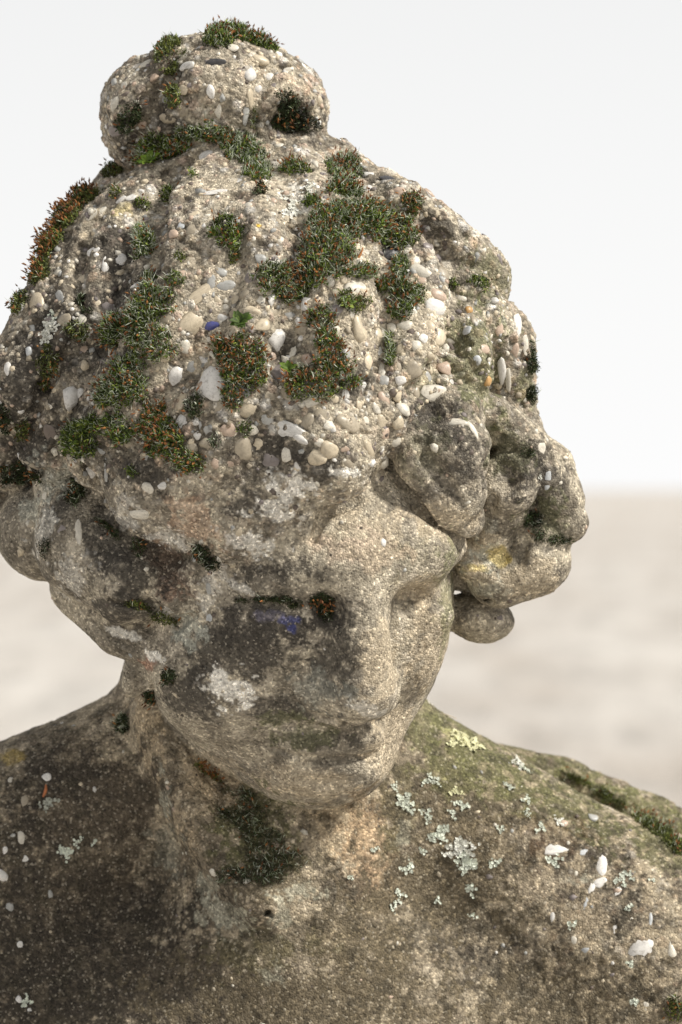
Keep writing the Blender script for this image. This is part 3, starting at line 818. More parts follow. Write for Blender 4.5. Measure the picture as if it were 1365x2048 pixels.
KEY = '''374,130,20,13,10,w 292,128,20,12,25,y 434,123,25,12,12,d 520,117,23,11,-5,c 503,150,17,13,30,w 539,153,12,11,0,w 501,195,12,22,5,c
491,230,9,19,-12,g 422,182,10,19,0,w 578,140,15,12,40,y 515,178,10,8,0,w 435,222,8,14,0,y 640,200,12,15,0,c 632,245,11,14,0,g 617,165,9,16,40,p
440,150,10,8,0,t 300,170,9,12,0,t 250,170,9,11,0,y 232,210,14,14,20,y 225,165,10,9,0,g 335,240,15,12,0,t 285,250,14,11,20,p 330,200,16,10,0,g
560,110,13,9,0,w 470,95,18,8,0,y 400,95,20,9,-15,w 365,115,12,8,0,y 548,170,8,7,0,m 484,140,8,6,0,k 596,190,9,8,0,t
405,315,32,11,15,w 437,382,26,7,12,w 512,300,14,9,0,o 560,290,12,8,0,y 775,357,27,14,0,d 781,505,32,16,12,d 738,376,16,10,20,w 796,385,17,12,20,p
757,400,17,10,-10,c 735,523,20,8,0,c 715,580,23,19,0,y 768,563,20,12,-10,c 876,588,23,13,-25,p 878,614,23,18,0,w 858,652,17,14,0,c 760,640,17,14,0,p
862,712,12,13,0,c 735,722,13,15,0,c 758,705,9,21,0,w 720,660,16,24,10,c 396,592,38,13,38,c 383,655,22,28,-25,c 445,636,16,9,-20,w 426,652,20,15,20,u 457,570,21,12,10,g
508,622,21,14,-10,c 553,628,17,11,10,t 521,651,20,12,30,c 557,678,21,24,0,w 600,657,20,14,0,t 350,750,21,24,0,w 415,768,30,34,10,w 360,800,14,24,5,c
140,793,20,25,0,w 160,786,9,12,0,w 245,517,13,14,0,w 211,530,8,15,0,w 525,517,17,10,10,g 500,556,12,13,0,m 480,900,22,22,20,t 541,925,15,17,0,m
572,862,33,20,-12,w 603,880,20,12,-20,w 105,868,15,22,15,k 281,1030,27,12,12,y 298,978,15,12,0,y 325,972,13,8,10,w 184,946,12,14,0,w 211,950,7,28,0,g
155,1065,9,26,8,y 768,1083,8,11,0,w 910,845,26,12,0,y 946,862,11,22,25,y 903,765,10,11,0,w 968,697,18,11,0,p 978,762,15,11,-30,o 1003,740,11,32,5,w
1040,652,13,24,15,w 938,619,10,9,0,o 985,600,12,10,0,w 1010,605,17,11,-25,y 1098,958,7,22,-5,b 1085,895,17,14,0,y 1162,960,9,13,0,c 1075,1040,6,6,0,w
375,522,18,9,5,t 330,712,11,12,0,c 368,693,15,13,0,y 385,733,15,14,0,g 475,710,10,8,0,t 545,790,17,10,0,t 500,820,24,18,20,c 390,845,9,9,0,w
396,872,10,9,0,w 720,525,10,8,0,y 830,520,14,12,20,y 842,545,22,14,-40,y 810,545,14,10,0,w 845,560,14,11,0,p 800,480,20,7,10,c 690,560,10,8,0,c
788,625,13,12,0,c 812,650,18,13,0,y 832,690,14,12,0,y 786,655,14,10,0,y 802,700,12,13,0,c 845,675,12,10,0,w 800,760,14,10,0,w 730,770,12,11,0,w
690,790,10,12,0,w 668,800,14,11,20,c 660,760,11,10,0,y 720,810,11,9,0,c 765,740,9,13,0,y 905,680,11,9,0,y 935,660,12,9,0,b 955,720,11,9,0,b
925,595,13,8,0,y 950,640,10,10,0,t 1000,660,12,15,0,p 1050,690,11,19,0,y 1030,700,10,14,0,p 1015,760,8,22,0,y 1065,650,9,14,0,c 1045,610,14,9,-20,y
75,605,20,26,25,c 120,590,10,20,30,g 100,640,12,14,0,m 125,640,16,12,0,t 62,655,10,22,20,g 57,702,8,11,0,b 15,735,10,15,0,w 12,700,10,8,0,y 190,470,10,18,25,y
185,430,22,8,40,y 240,400,16,6,20,w 205,420,13,6,35,y 262,395,16,8,20,w 190,500,15,10,20,w 300,470,11,9,0,g 365,450,10,8,0,b 385,460,15,11,0,t 345,470,14,12,0,p
480,360,18,8,10,w 495,410,12,8,0,y 520,345,12,7,0,w 545,400,12,9,0,p 600,440,12,9,0,t 560,480,10,8,0,y 475,440,12,8,20,w 620,450,14,9,0,y 600,470,9,8,0,w
640,460,10,7,0,y 520,600,10,9,0,y 470,600,12,11,0,c 435,600,9,14,0,c 450,615,9,8,0,y 490,635,12,8,0,y 580,600,12,9,0,t 420,680,9,10,0,y 548,715,9,12,0,p
330,640,18,10,20,t 170,700,12,12,0,p 185,790,8,8,0,g 340,870,9,12,0,p 200,905,10,8,0,g 65,930,22,12,0,t 90,990,8,10,0,y 60,1050,12,8,0,t 120,1060,12,12,0,m
1115,1697,29,10,18,w 1200,1730,13,21,0,w 1205,1762,14,9,30,w 1186,1778,8,13,0,w 1285,1902,25,24,0,w 1190,1635,15,8,-5,g 1165,1705,13,6,15,b 1232,1855,6,13,0,w
1238,1785,8,11,0,w 1105,1833,6,10,0,w 1173,1810,5,14,0,b 1300,1840,6,14,-10,b 1172,1900,9,6,0,b 1130,1645,10,8,0,p 1150,1880,8,7,0,y 1290,2020,10,16,0,y
1345,1900,9,14,0,y 1260,1840,7,8,0,y 45,1720,10,13,0,w 4,1752,15,19,0,w 45,1675,10,12,0,y 96,1552,12,8,40,w 22,1560,7,7,0,y 22,1817,8,12,0,g 10,1700,6,8,0,w
38,1890,8,6,30,w 38,2000,8,12,-20,w 55,2022,9,9,0,w 120,1447,11,4,20,w 50,1600,12,14,0,t 100,1790,6,8,0,g 555,1690,10,5,0,p 490,1762,12,5,0,y 425,1745,9,6,-20,y
430,1130,14,8,0,c 415,1180,9,13,0,g 415,1235,9,17,0,b 480,1065,9,7,0,c 595,930,8,9,0,w 640,885,10,8,0,y 690,900,9,9,0,p 735,840,12,8,0,y 660,850,14,9,0,y'''
for q in KEY.split():
    f = q.split(','); add_pebble(*[float(t) for t in f[:5]], f[5])
n_key = len(placed); n_key_done = True
# scattered smaller stones between them
def free(u, v, r, f=1.0):
    return all((u - a) ** 2 + (v - b) ** 2 > (f * (r + c)) ** 2 for a, b, c in placed)
tries = 0
while len(placed) < n_key + 125 and tries < 12000:
    tries += 1
    centre = len(placed) < n_key + 90
    u, v = (rng.uniform(360, 900), rng.uniform(540, 930)) if centre else (rng.uniform(0, 1080), rng.uniform(70, 940))
    h, n = hit(u, v)
    if h is None: continue
    r = rng.uniform(12, 22) if centre else rng.uniform(8, 15)
    if not free(u, v, r, .82 if centre else .95): continue
    add_pebble(u, v, r * rng.uniform(.9, 1.4), r * .9, rng.uniform(0, 180), 'wycctpgytm'[int(rng.integers(10))], .5)
# grit: stones too small to pick apart, one joined part per stone form
def grit():
    oc = bmesh.new(); bmesh.ops.create_icosphere(oc, subdivisions=1, radius=1)
    ov = np.array([v.co[:] for v in oc.verts]); of = np.array([[v.index for v in f.verts] for f in oc.faces]); oc.free()
    VV = SM_V; idx = rng.choice(len(V), 60000)
    x_, y_ = V[idx, 0], V[idx, 1]
    dens = np.where(np.isin(LABV[idx], (2, 3)), .20 + .80 * sstep(y_, -60, 250), np.where(LABV[idx] == 4, .10, np.where(LABV[idx] == 0, .035 + .10 * sstep(x_, 200, 450), .012)))
    idx = idx[(rng.random(len(idx)) < dens * .22) & (SM_N[idx, 2] > -.3)]
    by = {}
    for i in idx: by.setdefault(int(LABV[i]), []).append(i)
    names = ['w', 'y', 'c', 't', 'p', 'g', 'y', 'm', 'c', 'k']
    for lab, ii in by.items():
        n = len(ii); r = rng.uniform(3.0, 6.0, n) ** 1.0
        r = np.where(rng.random(n) < .25, r * 1.5, r)
        if lab in (0, 1): r *= .8
        N_ = SM_N[ii]; A = rng.normal(size=(n, 3)); A -= N_ * (A * N_).sum(1, keepdims=True); A /= np.linalg.norm(A, axis=1, keepdims=True); B = np.cross(N_, A)
        jit = 1 + .18 * rng.normal(size=(n, len(ov), 1))
        e = rng.uniform(.9, 1.6, n)
        q = (A[:, None] * ov[None, :, :1] * e[:, None, None] + B[:, None] * ov[None, :, 1:2] + N_[:, None] * ov[None, :, 2:] * .75) * jit * r[:, None, None]
        P_ = V[ii][:, None] - N_[:, None] * (r * .25)[:, None, None] + q
        col = np.array([PCOL[names[k]] for k in rng.integers(0, len(names), n)]) * rng.uniform(.7, 1.05, (n, 1))
        F_ = (of[None] + (np.arange(n) * len(ov))[:, None, None]).reshape(-1, 3)
        Wp = to_world(P_.reshape(-1, 3)); Wp[:, 1] -= .06
        me = fast_mesh('grit', Wp, F_)
        ca = me.color_attributes.new('tint', 'FLOAT_COLOR', 'POINT')
        ca.data.foreach_set('color', np.c_[np.repeat(col, len(ov), 0), np.ones(n * len(ov))].astype(np.float32).ravel())
        tag(link('grit', me, M_GRIT, PARTS[LNAME[lab]]), kind='stuff')
grit()
print('pebbles', len(placed), {a: sum(c.name.startswith('pebble') for c in o.children) for a, o in PARTS.items()})

# ------------------------------------------------------------------ moss
VIS = SM_N[:, 2] > -.35
def ring(cols, n): return cols[rng.integers(0, len(cols), n)] * rng.uniform(.7, 1.25, (n, 1))
GREENS = {'green': np.array([[.055, .088, .013], [.095, .145, .02], [.175, .215, .038], [.032, .052, .011]]),
          'olive': np.array([[.07, .09, .02], [.11, .13, .03], [.05, .06, .018], [.15, .17, .04]]),
          'dark': np.array([[.02, .035, .012], [.03, .045, .015], [.045, .06, .02], [.035, .03, .015]])}
ORANGE = np.array([[.22, .085, .025], [.15, .058, .02], [.29, .13, .04], [.11, .05, .02]])
SILVER = np.array([[.46, .50, .38], [.60, .62, .52], [.32, .38, .24]])
class Tuft:
    def __init__(s): s.v = []; s.f = []; s.c = []; s.n = 0
    def blades(s, p, d, L, w_, c0, c1, bend):
        """curved tapering leaves: root pair, middle pair, tip"""
        n = len(p)
        if n == 0: return
        side = np.cross(d, rng.normal(size=(n, 3))); side /= np.linalg.norm(side, axis=1, keepdims=True) + 1e-9
        m = p + d * (L * .55)[:, None]; t = p + d * L[:, None] + bend * L[:, None]
        W_ = w_[:, None] * side
        vv = np.stack([p - W_ * .6, p + W_ * .6, m - W_ + bend * (L * .3)[:, None], m + W_ + bend * (L * .3)[:, None], t], 1).reshape(-1, 3)
        ff = np.array([[0, 1, 3], [0, 3, 2], [2, 3, 4]])[None] + (np.arange(n) * 5)[:, None, None] + s.n
        cc = np.stack([c0 * .8, c0 * .8, c0, c0, c1], 1).reshape(-1, 3)
        s.v.append(vv); s.f.append(ff.reshape(-1, 3)); s.c.append(cc); s.n += 5 * n
    def pods(s, p, d, L, r, c):
        n = len(p)
        if n == 0: return
        a = np.cross(d, rng.normal(size=(n, 3))); a /= np.linalg.norm(a, axis=1, keepdims=True); b = np.cross(d, a)
        pts = [p]
        for k in range(4):
            q = a * math.cos(k * math.pi / 2) + b * math.sin(k * math.pi / 2)
            pts.append(p + d * (L * .45)[:, None] + q * r[:, None])
        pts.append(p + d * L[:, None])
        vv = np.stack(pts, 1).reshape(-1, 3)
        tri = [[0, 2, 1], [0, 3, 2], [0, 4, 3], [0, 1, 4], [5, 1, 2], [5, 2, 3], [5, 3, 4], [5, 4, 1]]
        s.f.append((np.array(tri)[None] + (np.arange(n) * 6)[:, None, None] + s.n).reshape(-1, 3))
        s.v.append(vv); s.c.append(np.repeat(c, 6, 0)); s.n += 6 * n
    def build(s, name, mat, parent=None, origin=None):
        vv = to_world(np.concatenate(s.v))
        if origin is not None: vv = vv - origin
        me = fast_mesh(name, vv, np.concatenate(s.f), smooth=False)
        ca = me.color_attributes.new('tint', 'FLOAT_COLOR', 'POINT')
        cc = np.concatenate(s.c)
        ca.data.foreach_set('color', np.c_[np.clip(cc, 0, .9), np.ones(len(cc))].astype(np.float32).ravel())
        return link(name, me, mat, parent)

n_mossedge = .55 * fbm(SM_V, 22, 3, 131) + .45 * fbm(SM_V, 9, 2, 133)
def unit(a): return a / (np.linalg.norm(a, axis=1, keepdims=True) + 1e-9)
def moss(label, blobs, tone='green', orange=.05, silver=.15, size=1.0, height=1.0, dens=1.0, lean=(0, .45, .15)):
    """blobs: (u, v, ru, rv, angle) patches of the surface overgrown by one cushion"""
    size = size * .82
    fall = np.full(len(SM_V), -1., np.float32)
    for (u, v, ru, rv, ang) in blobs:
        h, n = anchor(u, v)
        d = SM_V - h; ca, sa = math.cos(R(ang)), math.sin(R(ang))
        a = (d[:, 0] * ca + d[:, 1] * sa) / ru; b = (-d[:, 0] * sa + d[:, 1] * ca) / rv; c = d[:, 2] / (1.1 * (ru + rv))
        fall = np.maximum(fall, 1 - np.sqrt(a * a + b * b + c * c))
    i = np.nonzero((fall + (n_mossedge - .5) * 1.4 > .04) & VIS)[0]
    f = np.clip(fall[i] + (n_mossedge[i] - .5) * 1.4, 0, 1)
    n = int(len(i) * 2.1 * dens / (size ** 1.5))
    n = max(n, 60); j = rng.integers(0, len(i), n)
    ff = f[j]; k = i[j]
    p0 = V[k] + rng.normal(size=(n, 3)) * 2.2; N_ = SM_N[k]
    hh = rng.random(n) * np.sqrt(ff) * 19 * height
    # tufted: neighbouring leaves lean together in small whorls
    wh = np.stack([noise(V[k], 11, 200 + q) - .5 for q in range(3)], 1) * 3.0
    d = unit(N_ * .9 + np.array(lean) * 1.0 + wh * .8 + rng.normal(size=(n, 3)) * .38)
    L = rng.uniform(6, 12, n) * size * (.5 + .5 * ff)
    p = p0 + N_ * hh[:, None]
    top = hh / (19 * height * np.sqrt(ff) + 1e-3)
    c0 = ring(GREENS[tone], n) * (.75 + .5 * top[:, None]); c1 = c0 * 1.5 + .008
    patch = fbm(V[k], 30, 2, 151)[:, None]
    c0 = c0 * np.clip(.15 + 1.8 * patch, .3, 1.8); bend = rng.normal(size=(n, 3)) * .22 + np.array([0, -.12, 0])
    T = Tuft(); T.blades(p, d, L, rng.uniform(1.1, 2.0, n) * size, c0, c1, bend)
    # pale hair points
    m = (rng.random(n) < silver * .85 * (.5 + patch[:, 0])) & (top > .35)
    if m.any():
        q = m.sum(); T.blades(p[m] + d[m] * (L[m] * .6)[:, None], unit(d[m] + rng.normal(size=(q, 3)) * .45), rng.uniform(8, 15, q), np.full(q, .55), ring(SILVER, q), ring(SILVER, q), rng.normal(size=(q, 3)) * .3)
    # brown dead leaves low down
    m = rng.random(n) < .06
    q = m.sum(); T.blades(p0[m], unit(d[m] + rng.normal(size=(q, 3)) * .6), L[m] * .8, np.full(q, 1.4), ring(ORANGE * .4, q), ring(ORANGE * .5, q), bend[m])
    org = to_world(V[i[np.argmax(f)]])
    o = T.build('moss_cushion', M_MOSS, origin=org); o.location = org
    tag(o, label, 'moss', 'moss cushions growing on the bust')
    m = (rng.random(n) < orange * (.22 if tone == 'dark' else .42) * (.4 + 1.2 * patch[:, 0])) & (top > .45)
    q = int(m.sum())
    if q:
        S_ = Tuft(); dd = unit(d[m] * .6 + N_[m] * .5 + rng.normal(size=(q, 3)) * .4); st = rng.uniform(8, 16, q)
        S_.blades(p[m], dd, st, np.full(q, .5), ring(ORANGE * .7, q), ring(ORANGE, q), rng.normal(size=(q, 3)) * .05)
        S_.pods(p[m] + dd * (st * .9)[:, None], unit(dd + rng.normal(size=(q, 3)) * .35), rng.uniform(8, 13, q), rng.uniform(1.5, 2.4, q), ring(ORANGE, q))
        tag(S_.build('seed_capsules', M_MOSS, o, origin=org), kind='stuff')
    return o
B = lambda *a: a if len(a) == 5 else a + (0,)
moss('olive green moss tuft on the upper left edge of the hair bun, above its groove', [B(340, 95, 28, 24), B(335, 128, 16, 24, 20)], 'olive', .03, .10, 1.05, 1.1)
moss('bright green moss cap crowning the very top of the bun with upright brown capsules', [B(465, 72, 48, 22, 5), B(440, 88, 30, 14), B(520, 88, 34, 12, -20)], 'green', .09, .20, 1.1, 1.2, 1.1, (0, 1.0, 0))
moss('small dark moss tuft on the front of the bun between tan pebbles', [B(350, 190, 19, 20)], 'olive', .05, .08)
moss('narrow dark moss strip inside the left groove of the bun', [B(262, 225, 15, 26, -25), B(250, 250, 12, 16)], 'dark', .03, .03)
moss('thin moss strip beside the grey oval pebble low on the bun', [B(508, 232, 11, 24)], 'olive', .04, .06)
moss('black green moss filling the round hollow on the right of the bun', [B(590, 245, 44, 26), B(575, 205, 22, 24), B(555, 250, 22, 18)], 'dark', .05, .02, 1, 1.1)
moss('silvery green moss ridge running along the base of the bun towards the crown', [B(430, 268, 62, 20, -5), B(485, 300, 42, 32, -35), B(515, 345, 26, 24)], 'green', .07, .55, 1.15, 1.2)
moss('moss cushion with rusty tips at the foot of the bun around the lime sprout', [B(320, 292, 48, 22, 12), B(290, 318, 30, 14), B(365, 290, 18, 16)], 'green', .10, .35, 1.1, 1.1)
moss('small moss tuft on the silhouette just left under the bun', [B(225, 345, 22, 13, 25)], 'olive', .07, .12)
moss('long rust brown moss fringe hanging over the upper left outline of the hair', [B(172, 395, 24, 22, 45), B(135, 435, 26, 36, -30), B(105, 490, 20, 34, -25), B(82, 545, 18, 28, -15)], 'olive', .26, .04, 1.1, 1.3, 1.2, (-.6, .5, 0))
moss('small ochre moss tuft on the left outline under the long rusty fringe', [B(46, 605, 14, 24, -15)], 'olive', .12, .04, 1.1, 1.1, 1, (-.6, .5, 0))
moss('tiny moss spot near the yellowish lichen on the upper left strand', [B(235, 388, 13, 8)], 'olive', .03, .1)
moss('small moss tuft in the groove left of the crown beside a white chip', [B(285, 410, 19, 9, -10), B(335, 392, 14, 18)], 'green', .03, .15)
moss('tiny moss spot on the middle of the crown strand below the elongated white pebble', [B(389, 353, 11, 6)], 'green', 0, .1)
moss('small brown green tuft in the groove right of the crown strand', [B(520, 386, 12, 11)], 'dark', .1, .05)
moss('small dark tuft beside the white crust patch near the crown', [B(622, 404, 18, 13, -30)], 'green', .02, .12)
moss('round bushy moss cushion standing alone on the upper centre of the hair', [B(455, 465, 33, 34)], 'green', .07, .15, 1.2, 1.3)
moss('little moss tuft right below the round bushy cushion', [B(470, 515, 10, 18)], 'olive', .05, .06)
moss('silvery moss strip in the long groove left of centre', [B(292, 485, 17, 34, -5), B(285, 465, 14, 14)], 'green', .04, .55, 1.05)
moss('small dark tuft beside the grey flat stone left of centre', [B(362, 516, 13, 11)], 'olive', .03, .05)
moss('pair of small tufts above the big left moss bed', [B(298, 560, 18, 10), B(352, 562, 18, 17)], 'green', .02, .25)
moss('largest moss bed, sprawling from the crown down the right centre of the hair',
     [B(688, 345, 42, 32), B(590, 338, 30, 14), B(690, 378, 34, 24), B(745, 440, 78, 40), B(680, 440, 50, 40), B(655, 495, 54, 64), B(630, 540, 44, 34), B(550, 560, 38, 34), B(575, 590, 18, 22), B(608, 588, 14, 13), B(800, 480, 34, 24)],
     'green', .13, .42, 1.1, 1.4, 1.1)
moss('orange tipped moss tuft near the right outline of the crown', [B(822, 408, 24, 24)], 'olive', .15, .15)
moss('moss bed under the dark slate stone, hugging pebbles on the right', [B(725, 545, 34, 15, 8), B(800, 540, 22, 24), B(815, 590, 32, 30), B(805, 625, 26, 18), B(765, 570, 14, 20)], 'green', .13, .4, 1.05, 1.1)
moss('yellowish green moss between the two pale square pebbles right of centre', [B(708, 608, 34, 17), B(690, 600, 16, 16)], 'olive', .05, .12, 1.1)
moss('rust speckled moss bed with a lime sprout, lower right centre of the hair', [B(645, 635, 26, 24), B(655, 685, 24, 44), B(630, 765, 54, 32, -8), B(660, 735, 44, 24), B(595, 775, 24, 28), B(700, 765, 16, 10)], 'green', .22, .28, 1.05, 1.3, 1.15)
moss('thin silvery moss strip right of the lower centre bed', [B(782, 700, 12, 34)], 'green', .01, .5)
moss('upright rusty moss cushion in the centre below the blue stained pebble', [B(480, 700, 46, 28), B(485, 740, 46, 44), B(465, 795, 22, 26), B(445, 700, 14, 24)], 'green', .26, .28, 1.1, 1.3, 1.1)
moss('big silvery and dark moss bed on the left of the hair', [B(310, 605, 42, 34), B(285, 640, 34, 30), B(232, 660, 36, 28), B(300, 680, 48, 32), B(320, 700, 30, 24), B(255, 740, 38, 30), B(240, 785, 44, 32), B(275, 770, 24, 34)], 'green', .11, .45, 1.15, 1.4, 1.1)
moss('dark green moss cushion lowest on the left of the hair', [B(160, 880, 40, 38), B(190, 850, 26, 20)], 'green', .02, .15, 1.1, 1.3)
moss('green moss cushion wedged between the lowest left and the rusty diagonal bed', [B(235, 855, 28, 34)], 'green', .04, .28, 1.05, 1.2)
moss('rusty diagonal moss bed ending above the forehead lock', [B(305, 840, 34, 34), B(335, 880, 50, 36, -40), B(375, 920, 34, 22, -25)], 'green', .2, .25, 1.1, 1.4, 1.1)
moss('sparse dark moss strip beside the cream pebble above the rusty diagonal bed', [B(392, 815, 18, 28)], 'dark', .05, .15)
moss('yellowish straw coloured moss tuft on the left strand', [B(155, 662, 24, 16)], 'olive', .04, .4, 1.1)
moss('brownish moss cushion in the groove near the left outline', [B(94, 725, 19, 32, -15), B(90, 765, 10, 12)], 'olive', .12, .12)
moss('thin dark moss line behind the straw coloured tuft', [B(160, 608, 10, 18, -20), B(180, 625, 12, 9)], 'dark', .02, .08)
moss('dark moss hanging at the left picture edge beside the hair', [B(10, 835, 14, 28)], 'dark', .1, .03)
moss('small moss tuft near the left edge above the orange tinged crevice', [B(46, 860, 12, 20)], 'olive', .05, .03)
moss('dark and orange moss filling the crevice above the round left curl', [B(28, 945, 36, 24), B(75, 950, 16, 8, -25)], 'dark', .14, .03)
moss('moss strip in the crevice right of the round left curl', [B(155, 985, 17, 32)], 'dark', .06, .12)
moss('tiny moss spot on the front lock left of the white oval pebble', [B(270, 947, 13, 9)], 'green', 0, .1)
moss('small pale moss tuft on the forehead lock above the grey tan stone', [B(485, 857, 15, 15)], 'green', .02, .3, 1.1)
moss('tiny grey moss spot left of the grey tan stone', [B(428, 884, 12, 13)], 'dark', 0, .35)
moss('short moss strip beside the round left curl near its lower crease', [B(88, 1090, 7, 20)], 'dark', .02, .02, .8, .7)
moss('moss in the slanting crease above the long left curl', [B(225, 1060, 26, 8, -38), B(200, 1045, 12, 7, -35), B(275, 1095, 12, 18)], 'dark', .04, .02, .8, .6)
moss('dark moss tuft at the temple beside pinkish stone', [B(405, 1105, 22, 18), B(425, 1125, 15, 14)], 'dark', .05, .1, .9, .8)
moss('moss in the crease under the long left curl by the temple', [B(330, 1238, 30, 9, -20), B(280, 1215, 26, 7, -10)], 'olive', .04, .02, .8, .6)
moss('small moss tuft right of the ear lobe shaped curl', [B(340, 1355, 15, 15)], 'dark', .06, .02, .85, .7)
moss('rust brown moss tuft below the ear lobe shaped curl', [B(305, 1392, 17, 13, -30)], 'dark', .25, .02, .85, .8)
moss('black green moss clump in the inner corner of the left eye', [B(642, 1204, 24, 18), B(652, 1226, 16, 18)], 'dark', .12, .01, .7, .6, 1.0)
moss('thin moss line under the left brow', [B(545, 1196, 48, 6), B(593, 1208, 14, 10), B(485, 1200, 14, 7)], 'dark', .03, .02, .7, .5, 1.2)
moss('small dark moss tuft on the right side strand above the pinkish pebble', [B(958, 568, 18, 11), B(907, 572, 9, 10)], 'green', .03, .1)
moss('thin moss film on the far right outline of the hair', [B(1062, 720, 9, 30), B(1062, 790, 14, 20)], 'dark', .01, .05, .8, .5)
moss('dark moss under the outermost right curl', [B(1065, 1040, 22, 18), B(1110, 1080, 30, 9), B(1080, 1070, 14, 14)], 'dark', .02, .02, .85, .7)
moss('small moss smudge at the top of the shell shaped right curl', [B(1055, 905, 14, 9)], 'dark', .01, .02, .7, .4)
moss('dark moss trailing down the throat from the chin to the hollow of the neck', [B(488, 1592, 28, 18), B(495, 1640, 48, 30), B(530, 1680, 40, 26), B(550, 1722, 56, 26), B(478, 1752, 42, 20), B(540, 1752, 34, 18), B(450, 1630, 14, 10)], 'dark', .05, .12, .7, .6, .45)
moss('thin orange tinged moss line under the jaw', [B(425, 1553, 28, 7, -30), B(395, 1535, 9, 5, -30)], 'olive', .3, .02, .75, .5)
moss('blurred dark moss where the neck meets the shoulder on the left', [B(248, 1452, 24, 16, 15)], 'dark', .02, .15, .9, .8)
moss('mossy growth along the trench behind the right shoulder', [B(1150, 1556, 44, 9, -26), B(1220, 1598, 44, 14, -32), B(1300, 1650, 50, 16, -34), B(1350, 1688, 30, 18, -34)], 'olive', .03, .06, .8, .6)
moss('moss clump at the bottom right corner of the picture on the arm', [B(1350, 2015, 20, 30)], 'olive', .12, .05, 1.1, 1.2)

# ------------------------------------------------------------------ broad leaved sprouts
def sprout(label, u, v, n, L, wid, cols, name='leafy_sprout', spread=.8, lift=6):
    h, nn = anchor(u, v); T = []
    org = to_world(h)
    root = bpy.data.objects.new(name, None); COL.objects.link(root); root.location = org; root.empty_display_size = .01
    tag(root, label, 'plant')
    for k in range(n):
        a = 2 * math.pi * (k + rng.uniform(-.25, .25)) / n
        up_ = unit((nn * .6 + np.array([0, .4, .3]))[None])[0]
        t1 = np.cross(up_, [0.3, 1, .2]); t1 /= np.linalg.norm(t1); t2 = np.cross(up_, t1)
        d = up_ * rng.uniform(.5, 1.0) + (t1 * math.cos(a) + t2 * math.sin(a)) * spread; d /= np.linalg.norm(d)
        s = np.cross(d, up_); s /= np.linalg.norm(s) + 1e-6; up2 = np.cross(s, d)
        l = L * rng.uniform(.7, 1.1); vv = []; ff = []
        st = 6
        for i in range(st + 1):
            f = i / st; w_ = wid * math.sin(math.pi * min(1, f * .93 + .07)) ** .8
            c = h + nn * lift + d * l * f - up_ * (l * .30 * f * f)
            vv += [c - s * w_ + up2 * w_ * .35, c, c + s * w_ + up2 * w_ * .35]
            if i: b0 = 3 * (i - 1); ff += [[b0, b0 + 1, b0 + 4, b0 + 3], [b0 + 1, b0 + 2, b0 + 5, b0 + 4]]
        me = fast_mesh('leaf', to_world(np.array(vv)) - org, ff)
        ca = me.color_attributes.new('tint', 'FLOAT_COLOR', 'POINT')
        cc = np.array(cols[k % len(cols)])[None] * np.linspace(.7, 1.25, len(vv))[:, None]
        ca.data.foreach_set('color', np.c_[cc, np.ones(len(vv))].astype(np.float32).ravel())
        link('leaf', me, M_MOSS, root)
sprout('lime green broad leaved sprout in the moss at the foot of the bun', 300, 330, 9, 34, 7.5, [(.13, .20, .02), (.10, .16, .018), (.06, .11, .012)])
sprout('dark green curly leaved rosette next to the blue stained pebble', 482, 650, 20, 30, 6, [(.05, .09, .012), (.08, .13, .018), (.035, .06, .01)], lift=10)
sprout('small yellow green sprout at the left end of the lower right moss bed', 583, 742, 8, 26, 5, [(.13, .20, .03), (.09, .15, .02)], lift=8)
sprout('small olive leaved sprout near the pale square pebbles right of centre', 692, 612, 7, 24, 4.5, [(.12, .18, .03), (.2, .25, .05)], lift=8)

